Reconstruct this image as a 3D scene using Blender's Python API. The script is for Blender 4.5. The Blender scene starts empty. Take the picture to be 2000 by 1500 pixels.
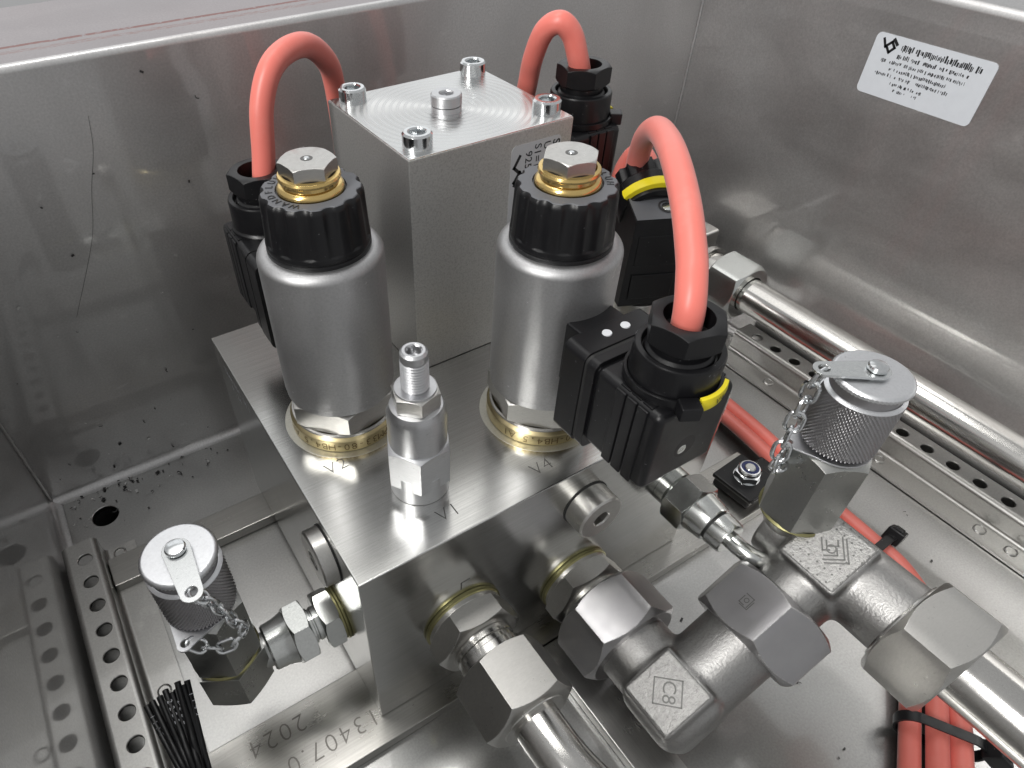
import bpy, bmesh, math, random
from mathutils import Matrix, Vector

random.seed(7)
sc = bpy.context.scene
col = sc.collection
PI = math.pi
U = 0.001                                     # everything below is written in millimetres

# ------------------------------------------------------------------ camera
cd = bpy.data.cameras.new("Camera")
cam = bpy.data.objects.new("Camera", cd)
col.objects.link(cam)
right = Vector((0.8518256, -0.5237747, -0.0072904))
down = Vector((-0.3728897, -0.5965460, -0.7106941))
fwd = Vector((0.3678945, 0.6081060, -0.7034634))
m3 = Matrix((right, -down, -fwd)).transposed()
cam.matrix_world = Matrix.Translation((-0.037286, -0.11777, 0.201003)) @ m3.to_4x4()
cd.sensor_width = 36.0
cd.lens = 23.75526
cd.shift_x = 0.0671256
cd.shift_y = 0.0275880
cd.clip_start = 0.005
cd.clip_end = 50.0
sc.camera = cam

# ------------------------------------------------------------------ surroundings light
world = bpy.data.worlds.new("World")
sc.world = world
world.use_nodes = True
wn = world.node_tree
wn.nodes.clear()
w_out = wn.nodes.new("ShaderNodeOutputWorld")
w_bg = wn.nodes.new("ShaderNodeBackground")
w_tc = wn.nodes.new("ShaderNodeTexCoord")
w_sep = wn.nodes.new("ShaderNodeSeparateXYZ")
w_ramp = wn.nodes.new("ShaderNodeValToRGB")
w_map = wn.nodes.new("ShaderNodeMapRange")
w_map.inputs["From Min"].default_value = -1
w_map.inputs["From Max"].default_value = 1
wn.links.new(w_tc.outputs["Generated"], w_sep.inputs[0])
wn.links.new(w_sep.outputs["Z"], w_map.inputs["Value"])
wn.links.new(w_map.outputs["Result"], w_ramp.inputs["Fac"])
wn.links.new(w_ramp.outputs["Color"], w_bg.inputs["Color"])
wn.links.new(w_bg.outputs[0], w_out.inputs[0])
els = w_ramp.color_ramp.elements
els[0].position = 0.45
els[0].color = (0.36, 0.36, 0.362, 1)        # workshop floor and benches
els[1].position = 0.66
els[1].color = (0.46, 0.463, 0.466, 1)         # workshop walls up to the ceiling
w_bg.inputs["Strength"].default_value = 1.0

def lamp(name, loc, aim, sx, sy, watts, color=(1, 0.985, 0.96)):
    ld = bpy.data.lights.new(name, 'AREA')
    ld.shape = 'RECTANGLE'
    ld.size = sx
    ld.size_y = sy
    ld.energy = watts
    ld.color = color
    o = bpy.data.objects.new(name, ld)
    col.objects.link(o)
    o.location = loc
    o.rotation_euler = (Vector(aim) - Vector(loc)).to_track_quat('-Z', 'Y').to_euler()
    return o

# added soft panel beyond the box, ceiling luminaires over the bench, added fill
lamp("added_soft_panel", (1.1, 3.0, 1.75), (0.1, 0.1, 0.0), 4.6, 2.4, 20, (0.97, 0.99, 1.0))  # unseen source added so upward metal faces reflect bright
lamp("area_lamp", (0.35, 1.15, 2.1), (0.35, 1.15, 0), 2.6, 0.9, 7)
lamp("area_lamp", (-0.20, 0.52, 2.1), (-0.20, 0.52, 0), 1.2, 0.22, 11)
lamp("area_lamp", (-1.65, -0.55, 1.45), (0.1, 0.1, 0), 0.30, 1.6, 46)  # fill added low at the left to brighten upright surfaces

sc.view_settings.view_transform = 'Standard'
sc.view_settings.look = 'None'
sc.view_settings.exposure = 0.0
sc.view_settings.gamma = 1.0
sc.render.engine = 'CYCLES'
sc.cycles.use_denoising = True
sc.cycles.max_bounces = 10
sc.cycles.caustics_reflective = False
sc.cycles.caustics_refractive = False
sc.cycles.sample_clamp_indirect = 6.0

# ------------------------------------------------------------------ materials
class Mat:
    """small wrapper that builds a Principled material with procedural detail"""
    def __init__(s, name, color, rough, metal=1.0, spec=0.5):
        s.m = bpy.data.materials.new(name)
        s.m.use_nodes = True
        s.nt = s.m.node_tree
        s.b = s.nt.nodes["Principled BSDF"]
        s.b.inputs["Base Color"].default_value = (*color, 1)
        s.b.inputs["Roughness"].default_value = rough
        s.b.inputs["Metallic"].default_value = metal
        s.b.inputs["Specular IOR Level"].default_value = spec
        s.color = color
        s.rough = rough
        s.tc = s.nt.nodes.new("ShaderNodeTexCoord")
        s.normal = None
        s.csock = None
        s.rsock = None
    def n(s, t):
        return s.nt.nodes.new("ShaderNode" + t)
    def link(s, a, b):
        s.nt.links.new(a, b)
    def coords(s, scale=(1, 1, 1), rot=(0, 0, 0)):
        mp = s.n("Mapping")
        mp.inputs["Scale"].default_value = tuple(1000.0 * v for v in scale)
        mp.inputs["Rotation"].default_value = rot
        s.link(s.tc.outputs["Object"], mp.inputs["Vector"])
        return mp.outputs[0]
    def noise(s, freq, detail=3.0, rough=0.55, scale=(1, 1, 1), rot=(0, 0, 0), distort=0.0):
        nz = s.n("TexNoise")
        nz.inputs["Scale"].default_value = freq
        nz.inputs["Detail"].default_value = detail
        nz.inputs["Roughness"].default_value = rough
        nz.inputs["Distortion"].default_value = distort
        s.link(s.coords(scale, rot), nz.inputs["Vector"])
        return nz.outputs["Fac"]
    def ramp(s, fac, lo, hi, a=0.0, b=1.0):
        mr = s.n("MapRange")
        mr.inputs["From Min"].default_value = lo
        mr.inputs["From Max"].default_value = hi
        mr.inputs["To Min"].default_value = a
        mr.inputs["To Max"].default_value = b
        s.link(fac, mr.inputs["Value"])
        return mr.outputs[0]
    def tint(s, fac, color, mode='MIX'):
        mx = s.n("Mix")
        mx.data_type = 'RGBA'
        mx.blend_type = mode
        s.link(fac, mx.inputs[0])
        if s.csock is None:
            mx.inputs[6].default_value = (*s.color, 1)
        else:
            s.link(s.csock, mx.inputs[6])
        mx.inputs[7].default_value = (*color, 1)
        s.csock = mx.outputs[2]
        s.link(s.csock, s.b.inputs["Base Color"])
    def roughvar(s, fac, amt):
        ma = s.n("Math")
        ma.operation = 'MULTIPLY_ADD'
        s.link(fac, ma.inputs[0])
        ma.inputs[1].default_value = amt
        if s.rsock is None:
            ma.inputs[2].default_value = s.rough - amt * 0.5
        else:
            ad = s.n("Math")
            ad.operation = 'SUBTRACT'
            s.link(s.rsock, ad.inputs[0])
            ad.inputs[1].default_value = amt * 0.5
            s.link(ad.outputs[0], ma.inputs[2])
        ma.use_clamp = True
        s.rsock = ma.outputs[0]
        s.link(s.rsock, s.b.inputs["Roughness"])
    def bump(s, fac, strength, dist_mm=0.1):
        bp = s.n("Bump")
        bp.inputs["Strength"].default_value = strength
        bp.inputs["Distance"].default_value = dist_mm * U
        s.link(fac, bp.inputs["Height"])
        if s.normal is not None:
            s.link(s.normal, bp.inputs["Normal"])
        s.normal = bp.outputs[0]
        s.link(s.normal, s.b.inputs["Normal"])
    def bevel(s, r_mm=0.35):
        if r_mm <= 0: return
        bv = s.n("Bevel")
        bv.samples = 2
        bv.inputs["Radius"].default_value = r_mm * U
        s.normal = bv.outputs[0]
        s.link(s.normal, s.b.inputs["Normal"])
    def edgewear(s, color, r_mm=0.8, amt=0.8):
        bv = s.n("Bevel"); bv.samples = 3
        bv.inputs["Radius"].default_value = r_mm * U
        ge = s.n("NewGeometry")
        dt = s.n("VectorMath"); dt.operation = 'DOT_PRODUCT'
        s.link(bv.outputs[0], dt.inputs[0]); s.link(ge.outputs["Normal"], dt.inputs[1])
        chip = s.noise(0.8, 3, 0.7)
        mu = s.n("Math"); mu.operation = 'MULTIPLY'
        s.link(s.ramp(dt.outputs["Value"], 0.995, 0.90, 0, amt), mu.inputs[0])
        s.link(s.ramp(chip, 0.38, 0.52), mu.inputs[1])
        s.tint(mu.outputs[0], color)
    def aniso(s, amount, rotation=0.0, radial=None):
        s.b.inputs["Anisotropic"].default_value = amount
        s.b.inputs["Anisotropic Rotation"].default_value = rotation
        if radial:
            tg = s.n("Tangent")
            tg.direction_type = 'RADIAL'
            tg.axis = radial
            s.link(tg.outputs[0], s.b.inputs["Tangent"])

M = {}
def sheet(name, color, rough, stretch, scuff=0.25, gf=1.0):
    a = Mat(name, color, rough)
    big = a.noise(0.014, 3, 0.55, scale=(1, 1, 0.55), rot=(0.2, 0.5, 0.3), distort=0.8)
    a.tint(a.ramp(big, 0.35, 0.70, 0, 0.7), tuple(c * 0.74 for c in color))
    warm = a.noise(0.009, 3, 0.5, rot=(0.3, 0.5, 0.9))
    a.tint(a.ramp(warm, 0.50, 0.72, 0, 0.35), (color[0] * 1.02, color[1] * 0.95, color[2] * 0.93))
    grain = a.noise(gf, 2, 0.6)
    a.tint(a.ramp(grain, 0.3, 0.72, 0.0, 0.55), tuple(c * 0.62 for c in color))
    sc_ = a.noise(0.06, 5, 0.65, scale=(1, 1, 2.2), rot=(0.1, 0.4, 0.2), distort=0.5)
    a.tint(a.ramp(sc_, 0.62, 0.78, 0, scuff), tuple(min(1, c * 1.6) for c in color))
    smear = a.noise(0.03, 3, 0.5, scale=(1, 0.5, 1.3), distort=0.4)
    a.roughvar(a.ramp(smear, 0.2, 0.8), 0.12)
    fine = a.noise(0.9, 3, 0.6, scale=stretch)
    a.roughvar(fine, 0.05)
    a.bump(fine, 0.05, 0.02)
    a.bump(grain, 0.16, 0.02)
    a.b.inputs['Coat Weight'].default_value = 1.0
    a.b.inputs['Coat IOR'].default_value = 1.8
    a.b.inputs['Coat Roughness'].default_value = 0.06
    dent = a.noise(0.012, 1, 0.4)
    a.bump(dent, 0.05, 1.0)
    return a

a = sheet("wall_sheet_steel", (0.68, 0.675, 0.672), 0.47, (0.25, 0.25, 1.2)); M['wall'] = a.m
a = sheet("floor_sheet_steel", (0.50, 0.50, 0.487), 0.34, (0.15, 1.0, 1.0), 0.08); M['floor'] = a.m
a = sheet("rail_sheet_steel", (0.50, 0.495, 0.475), 0.40, (1.0, 1.0, 1.0)); M['rail'] = a.m

# flange of the wall with rusty lines of tape residue
a = sheet("rim_sheet_steel", (0.40, 0.36, 0.368), 0.40, (0.15, 1.0, 1.0))
sep = a.n("SeparateXYZ"); a.link(a.tc.outputs["Object"], sep.inputs[0])
wob = a.noise(0.09, 3, 0.6)
yy = a.n("Math"); yy.operation = 'MULTIPLY_ADD'
a.link(wob, yy.inputs[0]); yy.inputs[1].default_value = 0.0016
a.link(sep.outputs["Y"], yy.inputs[2])
ln = a.n("Math"); ln.operation = 'COMPARE'
a.link(yy.outputs[0], ln.inputs[0]); ln.inputs[1].default_value = 0.2415; ln.inputs[2].default_value = 0.0015
brk = a.noise(0.35, 4, 0.7)
mu = a.n("Math"); mu.operation = 'MULTIPLY'
a.link(ln.outputs[0], mu.inputs[0]); a.link(a.ramp(brk, 0.34, 0.45), mu.inputs[1])
a.tint(mu.outputs[0], (0.22, 0.07, 0.055))
ln2 = a.n("Math"); ln2.operation = 'COMPARE'
a.link(yy.outputs[0], ln2.inputs[0]); ln2.inputs[1].default_value = 0.2335; ln2.inputs[2].default_value = 0.0022
brk2 = a.noise(0.5, 5, 0.75, scale=(0.5, 2.0, 1))
mu2 = a.n("Math"); mu2.operation = 'MULTIPLY'
a.link(ln2.outputs[0], mu2.inputs[0]); a.link(a.ramp(brk2, 0.44, 0.60, 0, 0.9), mu2.inputs[1])
a.tint(mu2.outputs[0], (0.27, 0.14, 0.12))
a.b.inputs['Coat Weight'].default_value = 0.2
M['rim'] = a.m

def brushed(name, color, rough, stretch, an=0.0, bump=0.10, blotch=0.12, bev=0.35, grain=0.25):
    a = Mat(name, color, rough)
    a.bevel(bev)
    st = a.noise(1.0, 4, 0.7, scale=stretch)
    a.roughvar(st, 0.10)
    a.bump(st, bump, 0.03)
    a.tint(a.ramp(st, 0.36, 0.66, 0, grain), tuple(c * 0.62 for c in color))
    bl = a.noise(0.06, 4, 0.6)
    a.roughvar(bl, blotch)
    a.tint(a.ramp(bl, 0.4, 0.75, 0, 0.25), tuple(c * 0.7 for c in color))
    sp = a.noise(0.8, 2, 0.5)
    a.tint(a.ramp(sp, 0.68, 0.76, 0, 0.4), tuple(c * 0.5 for c in color))
    if an:
        a.aniso(an, 0.0)
    return a

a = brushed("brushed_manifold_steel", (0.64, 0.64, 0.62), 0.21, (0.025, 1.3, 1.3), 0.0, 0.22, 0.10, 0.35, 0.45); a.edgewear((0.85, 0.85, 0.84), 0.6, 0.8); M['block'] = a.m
a = brushed("bar_steel", (0.46, 0.45, 0.425), 0.30, (0.03, 1.2, 1.2), 0, 0.2, 0.16, 0.35, 0.4); M['bar'] = a.m
a = brushed("bar_steel_lengthwise", (0.60, 0.595, 0.58), 0.30, (1.2, 0.03, 1.2), 0, 0.2, 0.16, 0.35, 0.4); M['bary'] = a.m
a = Mat("bead_blasted_aluminium", (0.60, 0.595, 0.58), 0.56); a.bevel(0.4)
g = a.noise(1.3, 3, 0.65); a.bump(g, 0.35, 0.03); a.tint(a.ramp(g, 0.45, 0.72, 0, 0.5), (0.30, 0.295, 0.29)); M['blast'] = a.m
a = Mat("turned_aluminium", (0.66, 0.665, 0.66), 0.28)
# concentric turning marks about the middle of the face
wv = a.n("TexWave"); wv.wave_type = 'RINGS'; wv.rings_direction = 'Z'; wv.inputs["Scale"].default_value = 0.11
wv.inputs["Distortion"].default_value = 0.4; wv.inputs["Detail"].default_value = 3
a.link(a.coords(), wv.inputs["Vector"])
a.bump(wv.outputs["Fac"], 0.05, 0.02); a.roughvar(wv.outputs["Fac"], 0.10); a.aniso(0.85, 0.0, 'Z'); M['turned'] = a.m
a = brushed("machined_aluminium", (0.68, 0.685, 0.70), 0.37, (0.3, 0.3, 3.0), 0, 0.10); M['alu'] = a.m
a = brushed("zinc_plated_steel", (0.68, 0.695, 0.675), 0.20, (1.0, 1.0, 1.0), 0, 0.10, 0.14); M['zinc'] = a.m
a = brushed("yellow_chromate_edge", (0.34, 0.32, 0.16), 0.36, (1, 1, 1), 0, 0.1); M['olive'] = a.m
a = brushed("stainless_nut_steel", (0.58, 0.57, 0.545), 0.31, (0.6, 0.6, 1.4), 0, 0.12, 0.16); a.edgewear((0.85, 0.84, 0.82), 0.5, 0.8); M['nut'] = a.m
a = brushed("polished_stainless_pipe", (0.62, 0.61, 0.585), 0.17, (1.2, 1.2, 0.05), 0, 0.06, 0.10); M['pipe'] = a.m
a = brushed("bright_chrome", (0.78, 0.80, 0.81), 0.16, (1, 1, 1), 0, 0.03, 0.06, 0.25); M['chrome'] = a.m
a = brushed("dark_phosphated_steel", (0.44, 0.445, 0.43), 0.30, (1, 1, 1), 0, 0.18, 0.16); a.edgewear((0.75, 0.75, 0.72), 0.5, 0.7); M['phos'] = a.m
a = brushed("knurled_steel", (0.42, 0.41, 0.42), 0.32, (1, 1, 1), 0, 0.05, 0.1, 0.0); M['knurl'] = a.m
a = brushed("satin_cap_metal", (0.82, 0.83, 0.85), 0.40, (1, 1, 1), 0, 0.12, 0.08); M['satin'] = a.m
a = brushed("brass", (0.83, 0.60, 0.24), 0.20, (0.6, 0.6, 2.5), 0, 0.06, 0.1, 0.25); M['brass'] = a.m
a = brushed("dull_brass", (0.50, 0.42, 0.24), 0.34, (1, 1, 1), 0, 0.10, 0.14, 0.25); M['dbrass'] = a.m
a = brushed("rough_spot_face", (0.62, 0.615, 0.56), 0.45, (1, 1, 1), 0, 0.6, 0.2); M['spot'] = a.m
a = Mat("forged_steel", (0.37, 0.365, 0.357), 0.38); a.bevel(0.8)
g = a.noise(0.9, 4, 0.7); a.bump(g, 0.8, 0.22); g2 = a.noise(0.10, 3, 0.5); a.roughvar(g2, 0.12)
a.tint(a.ramp(g, 0.45, 0.75, 0, 0.45), (0.22, 0.21, 0.21)); M['forge'] = a.m
a = Mat("forged_pad_steel", (0.40, 0.395, 0.385), 0.44); a.bevel(0.6)
g = a.noise(0.55, 4, 0.75); a.bump(g, 1.0, 0.4); a.tint(a.ramp(g, 0.45, 0.72, 0, 0.6), (0.24, 0.235, 0.23)); M['pad'] = a.m
a = Mat("forged_nut_steel", (0.44, 0.435, 0.44), 0.33); a.bevel(0.7)
g = a.noise(1.4, 3, 0.6); a.bump(g, 0.22, 0.05); g2 = a.noise(0.07, 3, 0.6); a.roughvar(g2, 0.16)
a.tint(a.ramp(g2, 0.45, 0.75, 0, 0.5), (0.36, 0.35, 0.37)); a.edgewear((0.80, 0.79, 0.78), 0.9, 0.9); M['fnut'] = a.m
a = Mat("coil_zinc_shell", (0.50, 0.50, 0.505), 0.50); a.bevel(0.5)
g = a.noise(1.3, 3, 0.65); a.bump(g, 0.35, 0.05); g2 = a.noise(0.05, 4, 0.6); a.roughvar(g2, 0.18)
a.tint(a.ramp(g, 0.40, 0.70, 0, 0.5), (0.36, 0.36, 0.365)); sp = a.noise(0.7, 2, 0.5); a.tint(a.ramp(sp, 0.72, 0.78, 0, 0.7), (0.80, 0.80, 0.80)); M['coil'] = a.m
a = Mat("black_plastic", (0.006, 0.006, 0.007), 0.34, 0.0, 0.42); a.bevel(0.5)
g = a.noise(2.5, 2, 0.6); a.bump(g, 0.16, 0.05); g2 = a.noise(0.2, 3, 0.6); a.roughvar(g2, 0.16)
sp = a.noise(0.9, 2, 0.4); a.tint(a.ramp(sp, 0.74, 0.78, 0, 0.5), (0.22, 0.22, 0.23)); M['black'] = a.m
a = Mat("matt_black_plastic", (0.030, 0.031, 0.034), 0.55, 0.0); a.bevel(0.4)
g = a.noise(2.5, 2, 0.6); a.bump(g, 0.3, 0.05); M['matt'] = a.m
a = Mat("lit_black_plastic", (0.12, 0.124, 0.135), 0.55, 0.0)  # black plastic with its overhead sheen put into a lighter grey
g = a.noise(2.5, 2, 0.6); a.bump(g, 0.3, 0.05); M['litplastic'] = a.m
a = Mat("red_silicone", (0.80, 0.20, 0.16), 0.40, 0.0)
a.b.inputs["Sheen Weight"].default_value = 0.15
g = a.noise(1.2, 3, 0.6); a.bump(g, 0.12, 0.04); g2 = a.noise(0.12, 4, 0.65)
a.roughvar(g2, 0.2); a.tint(a.ramp(g2, 0.5, 0.8, 0, 0.4), (0.84, 0.29, 0.24)); M['red'] = a.m
a = Mat("yellow_plastic", (0.88, 0.74, 0.02), 0.42, 0.0); a.bevel(0.4); M['yellow'] = a.m
a = Mat("blue_nylon", (0.02, 0.03, 0.12), 0.4, 0.0); M['blue'] = a.m
a = Mat("white_plastic", (0.75, 0.77, 0.80), 0.35, 0.0); M['white'] = a.m
a = Mat("sticker_film", (0.70, 0.73, 0.77), 0.38, 0.0); g = a.noise(0.15, 3, 0.6)
a.tint(a.ramp(g, 0.4, 0.7, 0, 0.3), (0.60, 0.63, 0.67)); M['sticker'] = a.m
a = Mat("silver_sticker_film", (0.55, 0.56, 0.58), 0.34, 0.4); M['silver'] = a.m
a = Mat("black_ink", (0.012, 0.012, 0.014), 0.5, 0.0); M['ink'] = a.m
a = Mat("white_ink", (0.62, 0.64, 0.68), 0.5, 0.0); M['wink'] = a.m
a = Mat("engraved_dark_steel", (0.16, 0.16, 0.155), 0.45); M['engr'] = a.m
a = Mat("stamped_soft_steel", (0.22, 0.21, 0.195), 0.42); M['stampm'] = a.m
a = brushed("bright_strap", (0.86, 0.88, 0.88), 0.24, (1, 1, 1), 0, 0.05, 0.06, 0.3); M['strap'] = a.m
a = Mat("engraved_brown_brass", (0.16, 0.11, 0.05), 0.5); M['engrb'] = a.m
a = Mat("engraved_bright_steel", (0.80, 0.79, 0.75), 0.5); M['engrw'] = a.m
a = Mat("hole_shade", (0.03, 0.028, 0.028), 0.6, 0.0); M['hole'] = a.m  # near black standing in for the shade inside holes
a = Mat("black_rubber_seal", (0.02, 0.02, 0.02), 0.5, 0.0); M['rubber'] = a.m
a = Mat("dark_chip", (0.07, 0.068, 0.068), 0.4, 0.6); M['chipd'] = a.m
a = Mat("bright_chip", (0.75, 0.75, 0.74), 0.35, 0.9); M['chipb'] = a.m

# ------------------------------------------------------------------ geometry helpers
ID = Matrix.Identity(4)
def T(x=0, y=0, z=0): return Matrix.Translation((x, y, z))
def Rx(a): return Matrix.Rotation(a, 4, 'X')
def Ry(a): return Matrix.Rotation(a, 4, 'Y')
def Rz(a): return Matrix.Rotation(a, 4, 'Z')

class G:
    def __init__(s):
        s.v = []; s.f = []; s.mi = []
    def add(s, vs, fs, mat=None, slot=0):
        o = len(s.v)
        if mat is None:
            s.v += [tuple(v) for v in vs]
        else:
            s.v += [tuple(mat @ Vector(v)) for v in vs]
        for f in fs:
            s.f.append(tuple(i + o for i in f)); s.mi.append(slot)
        return s
    def lathe(s, prof, n=48, mat=None, slot=0, rfun=None):
        """prof: (radius, z) from the bottom outwards and up; closed where the radius is 0"""
        vs = []; idx = []
        for r, z in prof:
            if r <= 1e-6:
                idx.append([len(vs)]); vs.append((0, 0, z))
            else:
                row = []
                for k in range(n):
                    t = 2 * PI * k / n
                    rr = rfun(r, z, t) if rfun else r
                    row.append(len(vs)); vs.append((rr * math.cos(t), rr * math.sin(t), z))
                idx.append(row)
        fs = []
        for a, b in zip(idx, idx[1:]):
            if len(a) == 1 and len(b) == 1: continue
            for k in range(n):
                k2 = (k + 1) % n
                if len(a) == 1: fs.append((a[0], b[k2], b[k]))
                elif len(b) == 1: fs.append((a[k], a[k2], b[0]))
                else: fs.append((a[k], a[k2], b[k2], b[k]))
        return s.add(vs, fs, mat, slot)
    def hexnut(s, R, z0, z1, c0=None, c1=None, bore=0.0, n=72, mat=None, slot=0, rot=0.0, deg=30, rnd=0.0):
        """hexagon prism with the conical end chamfers of a real nut"""
        ap = R * math.cos(PI / 6); tn = math.tan(math.radians(deg))
        c0 = ap * 0.985 if c0 is None else c0
        c1 = ap * 0.985 if c1 is None else c1
        rows = [[], [], [], [], [], []]
        for k in range(n):
            t = 2 * PI * k / n
            m = (t % (PI / 3)) - PI / 6
            Rt = ap / math.cos(m)
            if rnd: Rt = min(Rt, R - rnd * (1 - math.cos(PI / 6)) * 2)
            a = t + rot
            for row, r, z in ((0, bore, z0), (1, min(Rt, c0), z0), (2, Rt, z0 + max(0, Rt - c0) * tn),
                              (3, Rt, z1 - max(0, Rt - c1) * tn), (4, min(Rt, c1), z1), (5, bore, z1)):
                rows[row].append((r * math.cos(a), r * math.sin(a), z))
        vs = sum(rows, []); fs = []
        seq = [0, 1, 2, 3, 4, 5] + ([0] if bore > 0 else [])
        for a, b in zip(seq, seq[1:]):
            for k in range(n):
                k2 = (k + 1) % n
                fs.append((a * n + k, a * n + k2, b * n + k2, b * n + k))
        return s.add(vs, fs, mat, slot)
    def box(s, x0, x1, y0, y1, z0, z1, mat=None, slot=0):
        vs = [(x, y, z) for x in (x0, x1) for y in (y0, y1) for z in (z0, z1)]
        fs = [(0, 1, 3, 2), (4, 6, 7, 5), (0, 4, 5, 1), (2, 3, 7, 6), (0, 2, 6, 4), (1, 5, 7, 3)]
        return s.add(vs, fs, mat, slot)
    def rbox(s, x0, x1, y0, y1, z0, z1, r=1.0, seg=3, mat=None, slot=0, only=None):
        bm = bmesh.new()
        bmesh.ops.create_cube(bm, size=1)
        for v in bm.verts:
            v.co = Vector((x0 if v.co.x < 0 else x1, y0 if v.co.y < 0 else y1, z0 if v.co.z < 0 else z1))
        ed = list(bm.edges)
        if only is not None:
            ed = [e for e in ed if abs((e.verts[1].co - e.verts[0].co).normalized()[only]) > 0.9]
        bmesh.ops.bevel(bm, geom=ed, offset=r, segments=seg, affect='EDGES', profile=0.5)
        bm.verts.index_update()
        s.add([v.co[:] for v in bm.verts], [[v.index for v in f.verts] for f in bm.faces], mat, slot)
        bm.free()
        return s
    def extrude(s, poly, z0, z1, mat=None, slot=0):
        """closed outline in xy, counter-clockwise, between two heights"""
        n = len(poly)
        vs = [(x, y, z0) for x, y in poly] + [(x, y, z1) for x, y in poly]
        fs = [tuple(range(n))[::-1], tuple(range(n, 2 * n))]
        fs += [(k, (k + 1) % n, n + (k + 1) % n, n + k) for k in range(n)]
        return s.add(vs, fs, mat, slot)
    def tube(s, pts, r, n=16, closed=False, mat=None, slot=0, rfun=None):
        P = [Vector(p) for p in pts]; m = len(P)
        tan = []
        for i in range(m):
            if closed: d = P[(i + 1) % m] - P[i - 1]
            else: d = P[min(i + 1, m - 1)] - P[max(i - 1, 0)]
            tan.append(d.normalized())
        up = Vector((0, 0, 1)) if abs(tan[0].z) < 0.9 else Vector((1, 0, 0))
        u = tan[0].cross(up).normalized()
        vs = []; fs = []
        for i in range(m):
            u = (u - tan[i] * u.dot(tan[i])).normalized()
            w = tan[i].cross(u)
            rr = rfun(i / (m - 1)) if rfun else r
            for k in range(n):
                t = 2 * PI * k / n
                vs.append(P[i] + (u * math.cos(t) + w * math.sin(t)) * rr)
        for i in range(m if closed else m - 1):
            a = i * n; b = ((i + 1) % m) * n
            for k in range(n):
                k2 = (k + 1) % n
                fs.append((a + k, a + k2, b + k2, b + k))
        if not closed:
            fs.append(tuple(range(n))[::-1]); fs.append(tuple(range((m - 1) * n, m * n)))
        return s.add(vs, fs, mat, slot)
    def mesh(s, name, mats, sharp=32):
        me = bpy.data.meshes.new(name)
        me.from_pydata([(x * U, y * U, z * U) for x, y, z in s.v], [], s.f)
        for mt in (mats if isinstance(mats, (list, tuple)) else [mats]):
            me.materials.append(mt)
        me.polygons.foreach_set("material_index", s.mi)
        me.polygons.foreach_set("use_smooth", [True] * len(s.f))
        bm = bmesh.new(); bm.from_mesh(me)
        bmesh.ops.recalc_face_normals(bm, faces=bm.faces)
        bm.to_mesh(me); bm.free()
        me.update()
        me.set_sharp_from_angle(angle=math.radians(sharp))
        return me

def obj(name, g, mats, parent=None, mat=None, sharp=32):
    o = bpy.data.objects.new(name, g.mesh(name, mats, sharp))
    col.objects.link(o)
    wnm = o.modifiers.new("weighted", 'WEIGHTED_NORMAL'); wnm.keep_sharp = True; wnm.weight = 80
    if parent is not None: o.parent = parent
    if mat is not None:
        o.matrix_local = mat
    return o

def place(M4):
    """matrix given in millimetres -> metres"""
    m = M4.copy()
    m.translation = m.translation * U
    return m

def tag(o, label=None, cat=None, group=None, kind=None):
    if label: o["label"] = label
    if cat: o["category"] = cat
    if group: o["group"] = group
    if kind: o["kind"] = kind
    return o

def thing(name, label, cat, M4=ID, group=None):
    o = bpy.data.objects.new(name, None)
    o.empty_display_size = 0.005
    col.objects.link(o)
    o.matrix_world = place(M4)
    return tag(o, label, cat, group)

def copy_tree(o, parent=None):
    c = o.copy(); col.objects.link(c)
    c.parent = parent
    for ch in list(o.children):
        copy_tree(ch, c)
    return c

def spline(ctrl, per=10, closed=False):
    P = [Vector(p) for p in ctrl]; n = len(P); out = []
    rng = n if closed else n - 1
    for i in range(rng):
        p0 = P[i - 1] if (i > 0 or closed) else P[0] * 2 - P[1]
        p1 = P[i]; p2 = P[(i + 1) % n]
        p3 = P[(i + 2) % n] if (i + 2 < n or closed) else P[-1] * 2 - P[-2]
        for k in range(per):
            t = k / per
            out.append(0.5 * ((2 * p1) + (p2 - p0) * t + (2 * p0 - 5 * p1 + 4 * p2 - p3) * t * t + (3 * p1 - p0 - 3 * p2 + p3) * t ** 3))
    if not closed: out.append(P[-1])
    return out

def text_geo(body, size, extr=0.0, spacing=1.0, bold=0.0):
    cu = bpy.data.curves.new("lettering", 'FONT')
    cu.body = body; cu.size = size; cu.extrude = extr; cu.align_x = 'CENTER'; cu.align_y = 'CENTER'
    cu.space_character = spacing; cu.offset = bold
    cu.resolution_u = 3
    o = bpy.data.objects.new("lettering", cu); col.objects.link(o)
    dg = bpy.context.evaluated_depsgraph_get(); dg.update()
    me = bpy.data.meshes.new_from_object(o.evaluated_get(dg))
    vs = [v.co[:] for v in me.vertices]; fs = [tuple(p.vertices) for p in me.polygons]
    bpy.data.objects.remove(o); bpy.data.curves.remove(cu); bpy.data.meshes.remove(me)
    return vs, fs

def arc(cx, cy, r, a0, a1, n=6):
    return [(cx + r * math.cos(math.radians(a0 + (a1 - a0) * k / n)), cy + r * math.sin(math.radians(a0 + (a1 - a0) * k / n))) for k in range(n + 1)]

def rrect(w, h, r, n=5):
    return (arc(w / 2 - r, h / 2 - r, r, 0, 90, n) + arc(-w / 2 + r, h / 2 - r, r, 90, 180, n)
            + arc(-w / 2 + r, -h / 2 + r, r, 180, 270, n) + arc(w / 2 - r, -h / 2 + r, r, 270, 360, n))

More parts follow.
